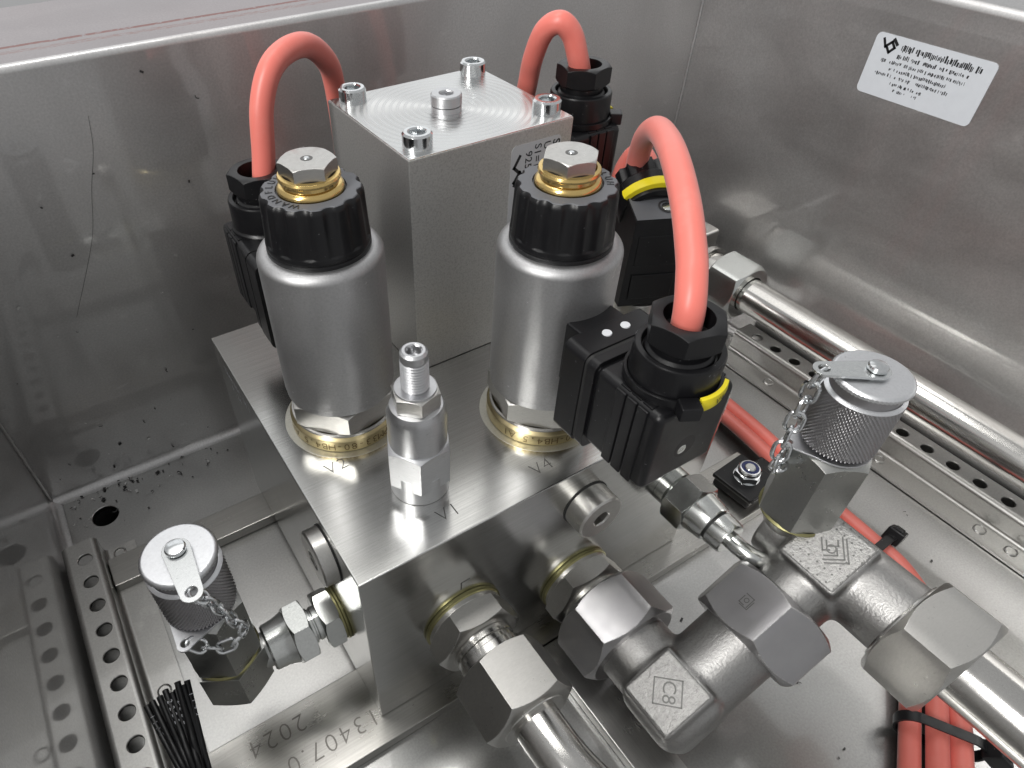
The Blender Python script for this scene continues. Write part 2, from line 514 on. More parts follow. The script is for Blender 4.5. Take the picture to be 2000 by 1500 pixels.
def ribbon(g, prof, a0, a1, axis, steps=1):
    """open profile (p,q) swept straight along one axis; axis 'x': (p,q)=(y,z); axis 'y': (p,q)=(x,z)"""
    vs = []; m = len(prof)
    for i in range(steps + 1):
        t = a0 + (a1 - a0) * i / steps
        for p, q in prof:
            vs.append((t, p, q) if axis == 'x' else (p, t, q))
    fs = []
    for i in range(steps):
        for k in range(m - 1):
            fs.append((i * m + k, i * m + k + 1, (i + 1) * m + k + 1, (i + 1) * m + k))
    return g.add(vs, fs)

def hole_cell(g, x0, x1, y0, y1, cx, cy, r, zt, zb, n=28):
    """rectangular piece of plate with one round hole, top, bottom and hole wall"""
    ang = sorted(set([round(2 * PI * k / n, 6) for k in range(n)] +
                     [round(math.atan2(y - cy, x - cx) % (2 * PI), 6) for x in (x0, x1) for y in (y0, y1)]))
    inn = []; out = []
    for t in ang:
        c, s_ = math.cos(t), math.sin(t)
        inn.append((cx + r * c, cy + r * s_))
        d = min((x1 - cx) / c if c > 1e-9 else ((x0 - cx) / c if c < -1e-9 else 1e9),
                (y1 - cy) / s_ if s_ > 1e-9 else ((y0 - cy) / s_ if s_ < -1e-9 else 1e9))
        out.append((cx + d * c, cy + d * s_))
    m = len(ang); ch = 0.35
    vs = [(x, y, zt) for x, y in out]
    vs += [(cx + (x - cx) * (r + ch) / r, cy + (y - cy) * (r + ch) / r, zt) for x, y in inn]
    vs += [(x, y, zt - ch) for x, y in inn] + [(x, y, zb) for x, y in inn] + [(x, y, zb) for x, y in out]
    fs = []
    for a in range(4):
        for k in range(m):
            k2 = (k + 1) % m
            fs.append((a * m + k, a * m + k2, (a + 1) * m + k2, (a + 1) * m + k))
    g.add(vs, fs)

# ------------------------------------------------------------------ the steel box
XL, XR, YB, ZF, ZT = -108.0, 362.5, 216.0, -118.0, 112.0
YF = -250.0
g = G()
hx, hy, hr = -82.7, 189.5, 7.3
hole_cell(g, XL, -60, 160, YB, hx, hy, hr, ZF, ZF - 3)
g.add([(-60, 160, ZF), (XR, 160, ZF), (XR, YB, ZF), (-60, YB, ZF)], [(0, 1, 2, 3)])
g.add([(XL, YF, ZF), (XR, YF, ZF), (XR, 160, ZF), (-60, 160, ZF), (XL, 160, ZF)], [(0, 1, 2, 3, 4)])
floor = obj("floor", g, M['floor']); tag(floor, "grey stainless steel floor sheet of the open box", None, None, "structure")
g = G(); g.lathe([(7.3, ZF - 2.9), (7.6, ZF - 3.2), (7.6, ZF - 22), (0, ZF - 22)], 32, T(hx, hy, 0))
dk = obj("drain_recess", g, M['hole'], floor)  # cup walls darkened in colour for the drain's shade

g = G()
prof = [(YB - 5.5, ZF + 0.6)] + [(YB - 5 + 5 * math.sin(t * PI / 12), ZF + 5.6 - 5 * math.cos(t * PI / 12)) for t in range(7)]
prof += [(YB, z) for z in (-60, 0, 60)] + [(YB + 3 - 3 * math.cos(t * PI / 12), ZT - 3 + 3 * math.sin(t * PI / 12)) for t in range(7)]
ribbon(g, prof, XL, XR, 'x', 1)
back_wall = obj("back_wall", g, M['wall'], sharp=60)
tag(back_wall, "dull grey stainless steel wall at the back of the box", None, None, "structure")
g = G(); g.add([(XL, YB + 3, ZT), (XR + 90, YB + 3, ZT), (XR + 90, 308, ZT), (XL, 308, ZT), (XL, 308, ZT - 22), (XR + 90, 308, ZT - 22)],
               [(0, 1, 2, 3), (3, 2, 5, 4)])
obj("rim_flange", g, M['rim'], back_wall)

g = G()
prof = [(XR - 5.5, ZF + 0.6)] + [(XR - 5 + 5 * math.sin(t * PI / 12), ZF + 5.6 - 5 * math.cos(t * PI / 12)) for t in range(7)]
prof += [(XR, z) for z in (-60, 0, 60)] + [(XR, 100.5), (XR + 0.35, 101.5)] + [(XR + 4.35 - 4 * math.cos(t * PI / 16), ZT + 1.5 - 4 + 4 * math.sin(t * PI / 16)) for t in range(9)]
prof += [(XR + 80, ZT + 1.5)]
ribbon(g, prof, YF, YB, 'y', 1)
right_wall = obj("right_wall", g, M['wall'], sharp=60)
tag(right_wall, "grey stainless steel wall on the right carrying a sticker", None, None, "structure")
g = G()
prof = [(XL + 5.5, ZF + 0.6)] + [(XL + 5 - 5 * math.sin(t * PI / 12), ZF + 5.6 - 5 * math.cos(t * PI / 12)) for t in range(7)]
prof += [(XL, z) for z in (-60, 0, 60, ZT)]
ribbon(g, prof, YF, YB, 'y', 1)
left_wall = obj("left_wall", g, M['wall'], sharp=60)
tag(left_wall, "shiny grey steel wall at lower left mirroring the perforated rail", None, None, "structure")
g = G()
g.tube(spline([(-12.8, YB - 0.1, 88), (-15.8, YB - 0.1, 74), (-22.5, YB - 0.1, 57), (-28, YB - 0.1, 40), (-34.6, YB - 0.1, 26), (-51.6, YB - 0.1, -4)], 8), 0.10, 6)
obj("scratch", g, M['engr'], back_wall)
# welded corner seams
g = G(); g.tube([(XR - 0.6, YB - 0.6, ZF), (XR - 0.6, YB - 0.6, ZT)], 0.7, 8)
obj("weld_seam", g, M['wall'], right_wall)
g = G(); g.tube([(XL + 0.8, YB - 0.8, ZF), (XL + 0.8, YB - 0.8, ZT)], 1.0, 8)
obj("weld_seam", g, M['wall'], left_wall)

# ------------------------------------------------------------------ perforated rails
def rail(mirror, y0, y1, hy0, pitch, label):
    fx = (lambda x: 254.5 - x) if mirror else (lambda x: x)
    zt, th = -101.0, 1.6
    root = thing("perforated_rail", label, "rail", T(fx(-97), y1, ZF), "perforated mounting rails")
    inv = T(-fx(-97), -y1, -ZF)
    g = G()
    xa, xb = sorted((fx(-103), fx(-91)))
    ys = []
    k = 0
    while hy0 - k * pitch > y1 + pitch * 0.6:
        ys.append(hy0 - k * pitch); k += 1
    top = y0
    for i, yy_ in enumerate(ys):
        bot = (yy_ + ys[i + 1]) / 2 if i + 1 < len(ys) else y1
        hole_cell(g, xa, xb, bot, top, fx(-95.7), yy_, 3.55, zt, zt - th)
        top = bot
    def side(prof):
        ribbon(g, [(fx(x), z) for x, z in prof], y1, y0, 'y')
    outer = [(-91, zt)] + [(-91 + 3 * math.sin(t * PI / 12), zt - 3 + 3 * math.cos(t * PI / 12)) for t in range(1, 7)]
    outer += [(-88, -113.5)] + [(-85.5 - 2.5 * math.cos(t * PI / 12), -113.5 - 2.5 * math.sin(t * PI / 12)) for t in range(1, 7)]
    outer += [(-72, -116), (-72, -117.4)]
    side(outer)
    inner = [(-103, zt)] + [(-103 - 3 * math.sin(t * PI / 12), zt - 3 + 3 * math.cos(t * PI / 12)) for t in range(1, 7)] + [(-106, -117.4)]
    side(inner)
    # end cap showing the bent sheet edge
    for pa in (outer, inner):
        vs = []
        for x, z in pa:
            vs += [(fx(x), y0, z), (fx(x + (-1.2 if pa is outer else 1.2)), y0, z - 1.0)]
        g.add(vs, [(2 * i, 2 * i + 1, 2 * i + 3, 2 * i + 2) for i in range(len(pa) - 1)])
    obj("profile", g, M['rail'], root, place(inv), sharp=30)
    rv = [66.5 - 95 * i for i in (-0.95, 0, 1, 2)] if not mirror else [62, -22, -84, -101, -190]
    for yy_ in rv:
        if yy_ > y0 - 5 or yy_ < y1: continue
        g = G()
        g.lathe([(3.4, 0), (3.4, 0.5), (2.8, 0.9), (2.5, 0.4), (0, 0.35)], 24)
        obj("rivet", g, M['rail'], root, place(inv @ T(fx(-81), yy_, -116.0)))
    return root
rail(False, 162, -240, 149.5, 15.4, "grey perforated rail against the left wall beside the black wire bundle")
rail(True, 103, -240, 89.5, 15.75, "grey perforated rail along the right wall beneath the long pipe")

# ------------------------------------------------------------------ flat bars on the floor
def bar(label, x0, x1, y0, y1, mat, z1=-111.0):
    root = thing("flat_bar", label, "bar", T(x0, y0, ZF), "flat mounting bars")
    g = G(); g.rbox(x0, x1, y0, y1, ZF + 0.1, z1, 0.6, 2)
    obj("bar", g, M[mat], root, place(T(-x0, -y0, -ZF)))
    return root
bar("plain flat steel bar on the floor behind the left cap", -87.5, 183, 132.5, 151.5, 'bar')
fb = bar("flat steel bar stamped 3407.0 and 2024 under the block's front edge", -87.5, 262, -11, 26.5, 'bar')
bar("brushed flat steel bar running towards the viewer under the bent pipe", 81.5, 101.5, -240, -11.6, 'bary')
def stamped(body, size, x, y, z, rot, parent, base, mat='stampm'):
    vs, fs = text_geo(body, size, 0.0, 1.2, -0.18)
    g = G(); g.add(vs, fs, T(x, y, z) @ Rz(rot))
    return obj("stamped_lettering", g, M[mat], parent, place(base))
fbase = T(87.5, 11, -ZF)
stamped("2024", 11.5, -43, 17.5, -110.95, PI, fb, fbase)
stamped("13407.0", 11.5, -22.5, 2.5, -110.95, PI, fb, fbase)

# ------------------------------------------------------------------ manifold block
BW, BD, BH = 181.0, 158.0, 111.0
blk = thing("manifold_block", "large brushed steel valve block engraved V1, V2 and V4", "valve block", T(0, 0, -BH))
bi = T(0, 0, BH)
g = G(); g.rbox(0, BW, 0, BD, -BH + 0.2, 0, 0.7, 2)
obj("block", g, M['block'], blk, place(bi))
for body, x, y in (("V2", 16.5, 52.5), ("V4", 84.5, 9.8), ("V1", 42.0, 10.3)):
    vs, fs = text_geo(body, 8.2, 0, 1.1, -0.16)
    g = G(); g.add(vs, fs, T(x, y, 0.04))
    tag(obj("engraving", g, M['engr'], blk, place(bi)), "engraved " + body)
vs, fs = text_geo("10001:10C  24 1", 4.8, 0, 1.1, 0.0)
g = G(); g.add(vs, fs, Matrix(((0, 0, -1, -0.05), (-1, 0, 0, 127), (0, 1, 0, -9), (0, 0, 0, 1))))
vs, fs = text_geo("P : 24", 4.8, 0, 1.1, 0.0)
g.add(vs, fs, Matrix(((0, 0, -1, -0.05), (-1, 0, 0, 131), (0, 1, 0, -16), (0, 0, 0, 1))))
obj("engraving", g, M['wink'], blk, place(bi))
g = G(); g.box(41.2, 41.8, -0.06, 0.2, -38.5, -33.5); g.box(41.8, 45.6, -0.06, 0.2, -33.9, -33.4)
obj("engraving", g, M['engr'], blk, place(bi))
for x, y in ((32.5, 77.4), (103.7, 36.8)):
    g = G(); g.lathe([(21.0, 0.05), (25.2, 0.05), (25.5, -0.2)], 96)
    obj("spot_face", g, M['spot'], blk, place(bi @ T(x, y, 0)))

# ------------------------------------------------------------------ hexagon socket screws
def socket_head(g, R, z0, z1, hexR, depth, n=48, cham=0.5, slot=0, flange=None):
    """cylinder head with a real hexagon recess"""
    prof = []
    if flange: prof += [(flange[0], z0), (flange[0], z0 + flange[1])]
    prof += [(R, z0 + (flange[1] if flange else 0)), (R, z1 - cham), (R - cham, z1)]
    g.lathe(prof, n, slot=slot)
    vs = []; fs = []
    m = n
    for k in range(m):
        t = 2 * PI * k / m
        vs.append(((R - cham) * math.cos(t), (R - cham) * math.sin(t), z1))
    def hx(t): 
        q = (t % (PI / 3)) - PI / 6
        return hexR * math.cos(PI / 6) / math.cos(q)
    rc = hexR * 1.06
    for rr, z in ((lambda t: rc, z1), (hx, z1 - 0.5), (hx, z1 - depth)):
        for k in range(m):
            t = 2 * PI * k / m
            vs.append((rr(t) * math.cos(t), rr(t) * math.sin(t), z))
    vs.append((0, 0, z1 - depth - 0.8))
    for a in range(3):
        for k in range(m):
            k2 = (k + 1) % m
            fs.append((a * m + k, a * m + k2, (a + 1) * m + k2, (a + 1) * m + k))
    for k in range(m):
        fs.append((3 * m + k, 3 * m + (k + 1) % m, 4 * m))
    g.add(vs, fs, None, slot)

# ------------------------------------------------------------------ tall aluminium housing
tx0, tx1, ty0, ty1, th = 71.6, 145.4, 83.8, 151.2, 98.0
tb = thing("solenoid_housing", "tall square aluminium housing with four socket screws on its shiny top", "housing", T((tx0 + tx1) / 2, (ty0 + ty1) / 2, 0))
w2, d2 = (tx1 - tx0) / 2, (ty1 - ty0) / 2
g = G(); g.rbox(-w2, w2, -d2, d2, 0.2, th - 0.4, 0.5, 2)
obj("body", g, M['blast'], tb)
g = G(); g.rbox(-w2 + 0.3, w2 - 0.3, -d2 + 0.3, d2 - 0.3, th - 1.2, th, 0.5, 2)
obj("turned_top", g, M['turned'], tb)
scr = None
for x, y in ((-28.4, -25.2), (29.8, -25.2), (-28.6, 26.8), (29.6, 26.8)):
    if scr is None:
        g = G(); socket_head(g, 5.6, 0, 5.4, 3.4, 3.6, 48, 0.7)
        scr = obj("cap_screw", g, M['chrome'], tb, place(T(x, y, th)))
    else:
        c = scr.copy(); col.objects.link(c); c.parent = tb
        c.matrix_local = place(T(x, y, th) @ Rz(x))
g = G(); socket_head(g, 6.2, 0, 4.0, 2.9, 3.0, 48, 0.5); 
obj("vent_plug", g, M['alu'], tb, place(T(-1.5, -1.5, th + 2.3)))
g = G(); g.lathe([(6.1, 0), (6.1, 1.9), (5.6, 2.1), (5.6, 2.5)], 48)
obj("vent_plug_collar", g, M['alu'], tb, place(T(-1.5, -1.5, th)))
# rating plate on the front of the housing
def decal(g, poly, z):
    g.add([(x, y, z) for x, y in poly], [tuple(range(len(poly)))])
stw, sth = 24.0, 62.0
g = G(); g.extrude(rrect(stw, sth, 2.2), 0, 0.12)
FR = Matrix(((1, 0, 0, 0), (0, 0, -1, -d2 - 0.02), (0, 1, 0, 0), (0, 0, 0, 1)))     # sheet xy -> front face
stM = FR @ T(128.2 - 108.5, 61.2, 0)
st = obj("rating_sticker", g, M['silver'], tb, place(stM))
tag(st, "silver rating sticker with sideways black print")
g = G()
for body, size, lx, ly, bold in (("SIS25V-K9", 4.8, 9.4, 18.0, 0.10), ("U=24VDC", 4.6, 4.9, 19.4, 0.03), ("S1=100% ED", 4.6, 0.5, 17.0, 0.03), ("9252", 4.6, -3.8, 23.0, 0.03)):
    vs, fs = text_geo(body, size, 0, 1.05, bold)
    w = max(v[0] for v in vs)
    g.add(vs, fs, T(lx, (29.6 if lx > -3 else 27.6) - w, 0.16) @ Rz(-PI / 2))
# angular W mark and diamond
def poly_line(g, pts, w, z):
    for (xa, ya), (xb, yb) in zip(pts, pts[1:]):
        d = Vector((xb - xa, yb - ya)).normalized() * w / 2; nrm = Vector((-d.y, d.x))
        g.add([(xa - d.x + nrm.x, ya - d.y + nrm.y, z), (xa - d.x - nrm.x, ya - d.y - nrm.y, z),
               (xb + d.x - nrm.x, yb + d.y - nrm.y, z), (xb + d.x + nrm.x, yb + d.y + nrm.y, z)], [(0, 1, 2, 3)])
poly_line(g, [(-8.0, 26.5), (-10.4, 22.4), (-7.4, 19.6), (-9.8, 15.2)], 1.3, 0.16)
poly_line(g, [(-7.6, 20.2), (-5.2, 16.8), (-8.4, 13.6), (-10.2, 16.4), (-7.6, 20.2)], 1.2, 0.17)
vs, fs = text_geo("WANDFLUH", 5.0, 0, 1.05, 0.05)
g.add(vs, fs, T(-8.2, -6, 0.16) @ Rz(-PI / 2))
obj("print", g, M['ink'], st)

# ------------------------------------------------------------------ solenoid valves
def valve(x, y, label, group, rotn, ring_text, ring_a0, ringlet):
    v = thing("solenoid_valve", label, "valve", T(x, y, 0), group)
    g = G(); g.lathe([(0, 0.1), (22.0, 0.1), (22.3, 0.5), (22.3, 5.6), (21.9, 6.1), (20.5, 7.2)], 96)
    rg = obj("brass_ring", g, M['dbrass'], v)
    g = G()
    for i, ch in enumerate(ring_text):
        a = math.radians(ring_a0 - i * 7.6)
        vs, fs = text_geo(ch, 4.8, 0, 1.0, -0.02)
        # letters stand upside down on the cylinder, tops downward
        ca, sa = math.cos(a), math.sin(a)
        mt = Matrix(((sa, 0, ca, ca * 22.36), (-ca, 0, sa, sa * 22.36), (0, -1, 0, 3.1), (0, 0, 0, 1)))
        g.add(vs, fs, mt)
    obj("ring_lettering", g, M['engrb'], rg)
    g = G()
    g.lathe([(21.3, 7.2), (21.3, 8.2), (20.5, 8.4)], 72)
    g.hexnut(22.6, 8.2, 19.0, 19.9, 20.2, 0, 72, None, 0, rotn)
    obj("hexagon_base", g, M['nut'], v)
    g = G()
    prof = [(18.5, 18.6), (20.8, 18.7), (21.4, 19.2), (21.4, 22.0), (21.75, 22.4), (21.75, 77.5)]
    prof += [(21.75 - 3.4 + 3.4 * math.cos(t * PI / 16), 77.5 + 3.4 * math.sin(t * PI / 16)) for t in range(1, 9)] + [(16, 80.9)]
    g.lathe(prof, 96)
    obj("coil", g, M['coil'], v)
    # scalloped black nut
    g = G()
    ns = 13
    def sk(t):
        return max(0.0, (math.cos(ns * (t + rotn)) + 0.25) / 1.25) ** 0.75
    def rf(r, z, t):
        amt = (0.55 + 0.55 * min(1.0, max(0.0, (z - 92) / 8))) * min(1.0, max(0.0, (z - 84.6) / 0.5))
        return r - amt * sk(t)
    pr_ = [(15.0, 80.2), (17.5, 80.3), (17.7, 80.8), (17.7, 82.0), (17.25, 82.3), (17.25, 82.7), (17.65, 83.0), (17.65, 84.5), (17.6, 84.8), (17.5, 85.1),
           (17.25, 88.5), (17.1, 92), (16.95, 95.5), (16.8, 99.2), (16.4, 100.6), (15.7, 101.2)]
    g.lathe(pr_, 208, None, 0, rf)
    nt = obj("coil_nut", g, M['black'], v, sharp=40)
    g = G()
    def rf2(r, z, t):
        return r - (1.1 * sk(t) if r > 14 else 0)
    g.lathe([(15.95, 101.0), (15.7, 101.25), (11.4, 101.25), (11.2, 100.4), (8, 100.4)], 208, None, 0, rf2)
    obj("nut_face", g, M['litplastic'], nt)  # black top coloured grey for the light it reflects
    # raised lettering round the face of the nut
    g = G()
    for i, ch in enumerate("WANDFLUH"):
        a = math.radians(ringlet - i * 15)
        vs, fs = text_geo(ch, 3.3, 0.12, 1.0)
        g.add(vs, fs, T(13.2 * math.cos(a), 13.2 * math.sin(a), 101.35) @ Rz(a - PI / 2))
    obj("face_lettering", g, M['matt'], nt)
    g = G()
    g.lathe([(9.4, 100.2), (10.8, 100.6), (10.9, 101.6), (10.6, 102.4), (10.0, 103.0), (9.2, 103.3), (9.1, 104.4), (9.9, 104.7), (10.1, 105.4), (9.8, 106.2), (8.6, 106.5)], 96)
    obj("brass_collar", g, M['brass'], v)
    g = G()
    g.hexnut(9.3, 106.0, 110.6, 9.3, 8.2, 0.0, 72, None, 0, rotn + 0.5)
    cb = obj("cap_bolt", g, M['nut'], v)
    g = G(); g.lathe([(1.05, 110.62), (1.0, 110.75), (0.75, 110.95), (0, 111.0)], 32)
    obj("vent_pin", g, M['chrome'], cb)
    g = G(); g.lathe([(1.95, 110.63), (0.9, 110.64)], 32)
    obj("pin_recess", g, M['engr'], cb)
    return v
GV = "solenoid valves on the block"
valve(32.5, 77.4, "solenoid valve on the left, behind the V2 engraving, plug on its far side", GV, 0.20, "QSPPM33-80-HB4,5 A1", -45, 225)
valve(103.7, 36.8, "solenoid valve beside the V4 engraving, in front of the rating sticker", GV, 0.28, "QSPPM33-80-HB4,5 A1", -28, 66)

# ------------------------------------------------------------------ adjustable relief cartridge V1
v = thing("relief_cartridge", "slim aluminium adjusting cartridge with threaded stem standing at V1", "valve", T(40.2, 28.0, 0))
g = G(); g.lathe([(0, 0.1), (10.9, 0.1), (11.1, 0.5), (11.1, 12.5), (9, 12.6)], 64)
obj("base", g, M['alu'], v)
g = G(); g.hexnut(12.6, 7.5, 25.0, 12.6, 10.9, 0, 72, None, 0, -0.98, deg=34)
obj("hexagon_body", g, M['alu'], v)
g = G(); g.lathe([(10.55, 23.0), (10.55, 38.8), (9.2, 42.6), (7.2, 43.0)], 64)
obj("sleeve", g, M['alu'], v)
g = G(); g.hexnut(8.7, 43.0, 49.4, 8.0, 7.4, 4.0, 72, None, 0, -0.8)
obj("lock_nut", g, M['nut'], v)
g = G(); g.lathe([(7.3, 49.3), (7.2, 50.2), (4.6, 50.25)], 48)
obj("washer_face", g, M['alu'], v)
g = G()
prof = []
z = 48.5
while z < 61.2:
    prof += [(4.8, z), (4.8, z + 0.12), (4.15, z + 0.55), (4.15, z + 0.62)]; z += 1.15
g.lathe(prof + [(4.3, z)], 40)
stem = obj("threaded_stem", g, M['alu'], v)
g = G(); socket_head(g, 4.6, z - 0.2, z + 3.4, 2.7, 3.5, 48, 0.8)
obj("stem_socket", g, M['alu'], stem)
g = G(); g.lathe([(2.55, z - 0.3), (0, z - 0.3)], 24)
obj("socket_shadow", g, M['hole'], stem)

# ------------------------------------------------------------------ screw plugs
def screw_plug(M4, label, R, h):
    p = thing("screw_plug", label, "plug", M4, "socket screw plugs in the block")
    g = G(); socket_head(g, R, 0.4, h, R * 0.36, 5.0, 60, 0.7, 0)
    obj("head", g, M['nut'], p)
    g = G(); g.lathe([(R + 0.4, 0.05), (R + 0.5, 0.4), (R - 0.5, 0.8)], 60)
    obj("seal", g, M['rubber'], p)
    return p
FRONT = Rx(PI / 2)            # local z -> -y
LEFT = Ry(-PI / 2)            # local z -> -x
screw_plug(T(102.6, 0, -23.8) @ FRONT, "round steel screw plug with hexagon socket on the block's front face", 10.9, 10.2)
screw_plug(T(0, 29.0, -16.5) @ LEFT, "round steel screw plug protruding from the block's left side face", 11.5, 6.4)

# ------------------------------------------------------------------ hydraulic fittings on the front face
def seal_ring(root, R, z0=0.0):
    g = G(); g.lathe([(R - 3, z0 + 0.1), (R, z0 + 0.1), (R + 0.15, z0 + 0.4), (R + 0.15, z0 + 1.3), (R - 0.4, z0 + 1.5), (R - 0.8, z0 + 2.2), (R - 3, z0 + 2.3)], 72)
    obj("seal_ring", g, M['olive'], root)

f = thing("pipe_union", "steel pipe union with hexagon nut on the block's front, nearest the lower corner", "pipe fitting", T(42.4, 0, -59.8) @ FRONT, "unions on the front of the block")
seal_ring(f, 18.0)
g = G(); g.lathe([(17.2, 2), (17.2, 4.0), (15, 4.2)], 64); g.hexnut(19.6, 4.0, 15.0, 17.0, 16.4, 0, 72, None, 0, 0.0)
obj("adapter_hexagon", g, M['nut'], f)
g = G(); g.lathe([(12.8, 14.8), (13.4, 15.2), (13.4, 18.0), (12.6, 18.4), (12.6, 20.4), (13.6, 20.8), (13.6, 27)], 64)
obj("neck", g, M['pipe'], f)
g = G(); g.hexnut(20.2, 25.5, 50.0, 17.6, 16.4, 0, 72, None, 0, 0.0)
obj("union_nut", g, M['nut'], f)
pts = spline([(42.4, -46, -59.8), (42.4, -60, -59.8), (43.6, -74, -60.2), (48, -88, -62), (57, -100, -66), (70, -111, -72), (86, -121, -78)], 12)
g = G(); g.tube([(p.x - 42.4, p.y + 46, p.z + 59.8) for p in pts], 9.6, 40)
bp = obj("bent_pipe", g, M['pipe'], None, place(T(42.4, -46, -59.8)))
tag(bp, "polished steel pipe bending out of the lower frame edge from the front union", "pipe")
# lower nut-side collar where the pipe leaves
g = G(); g.lathe([(9.5, 49.8), (13.5, 49.8), (13.2, 50.4), (9.6, 50.5)], 64)
obj("nut_collar", g, M['nut'], f)

# second union: adapter hexagon screwed into the block
BX, BZ, YE = 106.0, -84.0, -67.8
f = thing("pipe_adapter", "hexagonal steel adapter with olive seal ring below the socket plug", "pipe fitting", T(BX, 0, BZ) @ FRONT, "unions on the front of the block")
seal_ring(f, 19.0)
g = G(); g.lathe([(18.2, 2), (18.2, 4.0), (15, 4.2)], 64); g.hexnut(21.0, 4.0, 13.5, 18.2, 17.6, 0, 72, None, 0, 0.1)
obj("adapter_hexagon", g, M['nut'], f)
g = G(); g.lathe([(15.5, 13.2), (15.5, 20)], 64)
obj("neck", g, M['nut'], f)

def forged_nut(M4, label, R, length, rot, mat='fnut', logo=False):
    f = thing("union_nut", label, "nut", M4, "large union nuts")
    ap = R * 0.866
    g = G(); g.hexnut(R, 0, length, ap * 0.97, ap * 0.97, 12.0, 72, None, 0, rot, deg=38, rnd=1.2)
    obj("nut_body", g, M[mat], f)
    if logo:
        g = G()
        a = logo
        fm = Rz(a) @ T(ap + 0.05, 0, length * 0.5) @ Ry(PI / 2)
        for pts_ in ([(-2.2, -1.9), (-2.2, 1.9), (2.2, 1.9)], [(-1.2, 2.6), (2.8, 2.6), (2.8, -1.0)], [(2.2, 0.4), (2.2, -1.9), (-1.0, -1.9)]):
            for (xa, ya), (xb, yb) in zip(pts_, pts_[1:]):
                g.box(min(xa, xb) - .2, max(xa, xb) + .2, min(ya, yb) - .2, max(ya, yb) + .2, -0.1, 0.02, fm)
        g.add([((1.1 if k % 2 else 1.1) * math.cos(k * PI / 6), 1.1 * math.sin(k * PI / 6), 0.02) for k in range(12)] +
              [(0.75 * math.cos(k * PI / 6), 0.75 * math.sin(k * PI / 6), 0.02) for k in range(12)],
              [(k, (k + 1) % 12, 12 + (k + 1) % 12, 12 + k) for k in range(12)], fm)
        obj("maker_mark", g, M['engr'], f)
    return f

R_N = 26.0
forged_nut(T(BX, -17.5, BZ) @ FRONT, "bright topped union nut between the block and the lower elbow", R_N, 24.5, math.radians(16.1))
PHI = math.radians(30)
D = Vector((math.cos(PHI), 0, math.sin(PHI)))
E_ = Vector((BX, YE, BZ))
LEG = Matrix(((0, math.sin(PHI), math.cos(PHI)), (-1, 0, 0), (0, -math.cos(PHI), math.sin(PHI)))).transposed()
# local frame of the elbow: x along D, y world y, z = pad normal
EL = Matrix(((D.x, 0, -math.sin(PHI), E_.x), (0, 1, 0, E_.y), (D.z, 0, math.cos(PHI), E_.z), (0, 0, 0, 1)))

def pad_mesh(w, d, h, M4):
    g = G(); g.rbox(-w / 2, w / 2, -d / 2, d / 2, 0, h, 1.6, 3, M4)
    return g

def forged_body(root, legs, r, bend_from=None):
    """legs: list of (direction, length) in the local frame"""
    g = G()
    for d, ln_, rr in legs:
        g.tube([Vector(d) * t for t in (-2, ln_ * 0.35, ln_ * 0.6, ln_)], rr, 48, False, None, 0, None)
    bm_prof = [(0, -r)] + [(r * math.cos(t), r * math.sin(t)) for t in [-PI / 2 + PI * k / 16 for k in range(1, 16)]] + [(0, r)]
    g.lathe(bm_prof, 48)
    return g

def smooth_union(g, name, mats, parent, voxel=0.9, it=10, mat=None):
    """fuse overlapping forged volumes into one flowing casting"""
    o = obj(name, g, mats, parent, mat)
    o.modifiers.clear()
    md = o.modifiers.new("fuse", 'REMESH'); md.mode = 'VOXEL'; md.voxel_size = voxel * U; md.use_smooth_shade = True
    sm = o.modifiers.new("flow", 'SMOOTH'); sm.factor = 0.6; sm.iterations = it
    return o

# lower forged elbow
el = thing("forged_elbow", "forged grey steel elbow stamped C8 in a square, lower middle", "pipe elbow", EL)
g = G()
g.tube([(0, 32, 0), (0, 15, 0), (0, 0, 0)], 17.0, 48)
g.tube([(0, 0, 0), (15, 0, 0), (40, 0, 0)], 17.0, 48)
g.lathe([(0, -17.5), (9, -15.5), (15.5, -9), (17.5, 0), (17.5, 9), (13, 15.5), (0, 17.5)], 48)
g.rbox(-18, 14, -17, 15, -16, 16, 7, 5)
g.rbox(-14, 12.5, -12.5, 13.5, 10, 18.4, 1.2, 3)
g.tube(spline([(1, 27, 0), (3, 17, 0), (8, 8, 0), (17, 3, 0), (27, 1, 0)], 6), 13.5, 32)
smooth_union(g, "elbow_body", M['forge'], el, 0.8, 14)
g = G(); g.rbox(-13.0, 11.6, -11.6, 12.6, 14.6, 18.75, 1.4, 3)
pd = obj("pad", g, M['pad'], el)
g = G()
def stroke(g, pts, w, z, M4=ID):
    for (xa, ya), (xb, yb) in zip(pts, pts[1:]):
        d = Vector((xb - xa, yb - ya)); L_ = d.length; a_ = math.atan2(d.y, d.x)
        g.box(-w / 2, L_ + w / 2, -w / 2, w / 2, z - 0.3, z, M4 @ T(xa, ya, 0) @ Rz(a_))
PM = T(-0.5, 0.3, 0) @ Rz(math.radians(-48))
stroke(g, [(-5.5, 5.0), (5.5, 5.0), (5.5, -5.0), (-5.5, -5.0), (-5.5, 5.0)], 0.55, 18.9, PM)
vs, fs = text_geo("C8", 7.6, 0, 1.0, -0.02); g.add(vs, fs, PM @ T(0.3, 0, 18.9) @ Rz(-PI / 2))
obj("stamp", g, M['engr'], pd)

# nut between the two forgings, along the rising leg
LM = Matrix(((0, -math.sin(PHI), D.x, 0), (1, 0, 0, 0), (0, math.cos(PHI), D.z, 0), (0, 0, 0, 1)))    # local z -> D
LM = Matrix(((0, -math.sin(PHI), D.x, E_.x), (1, 0, 0, E_.y), (0, math.cos(PHI), D.z, E_.z), (0, 0, 0, 1)))
forged_nut(LM @ T(0, 0, 34.5), "dark union nut with small maker's mark joining the two forgings", R_N, 25.5, math.radians(46), logo=math.radians(46 + 30))

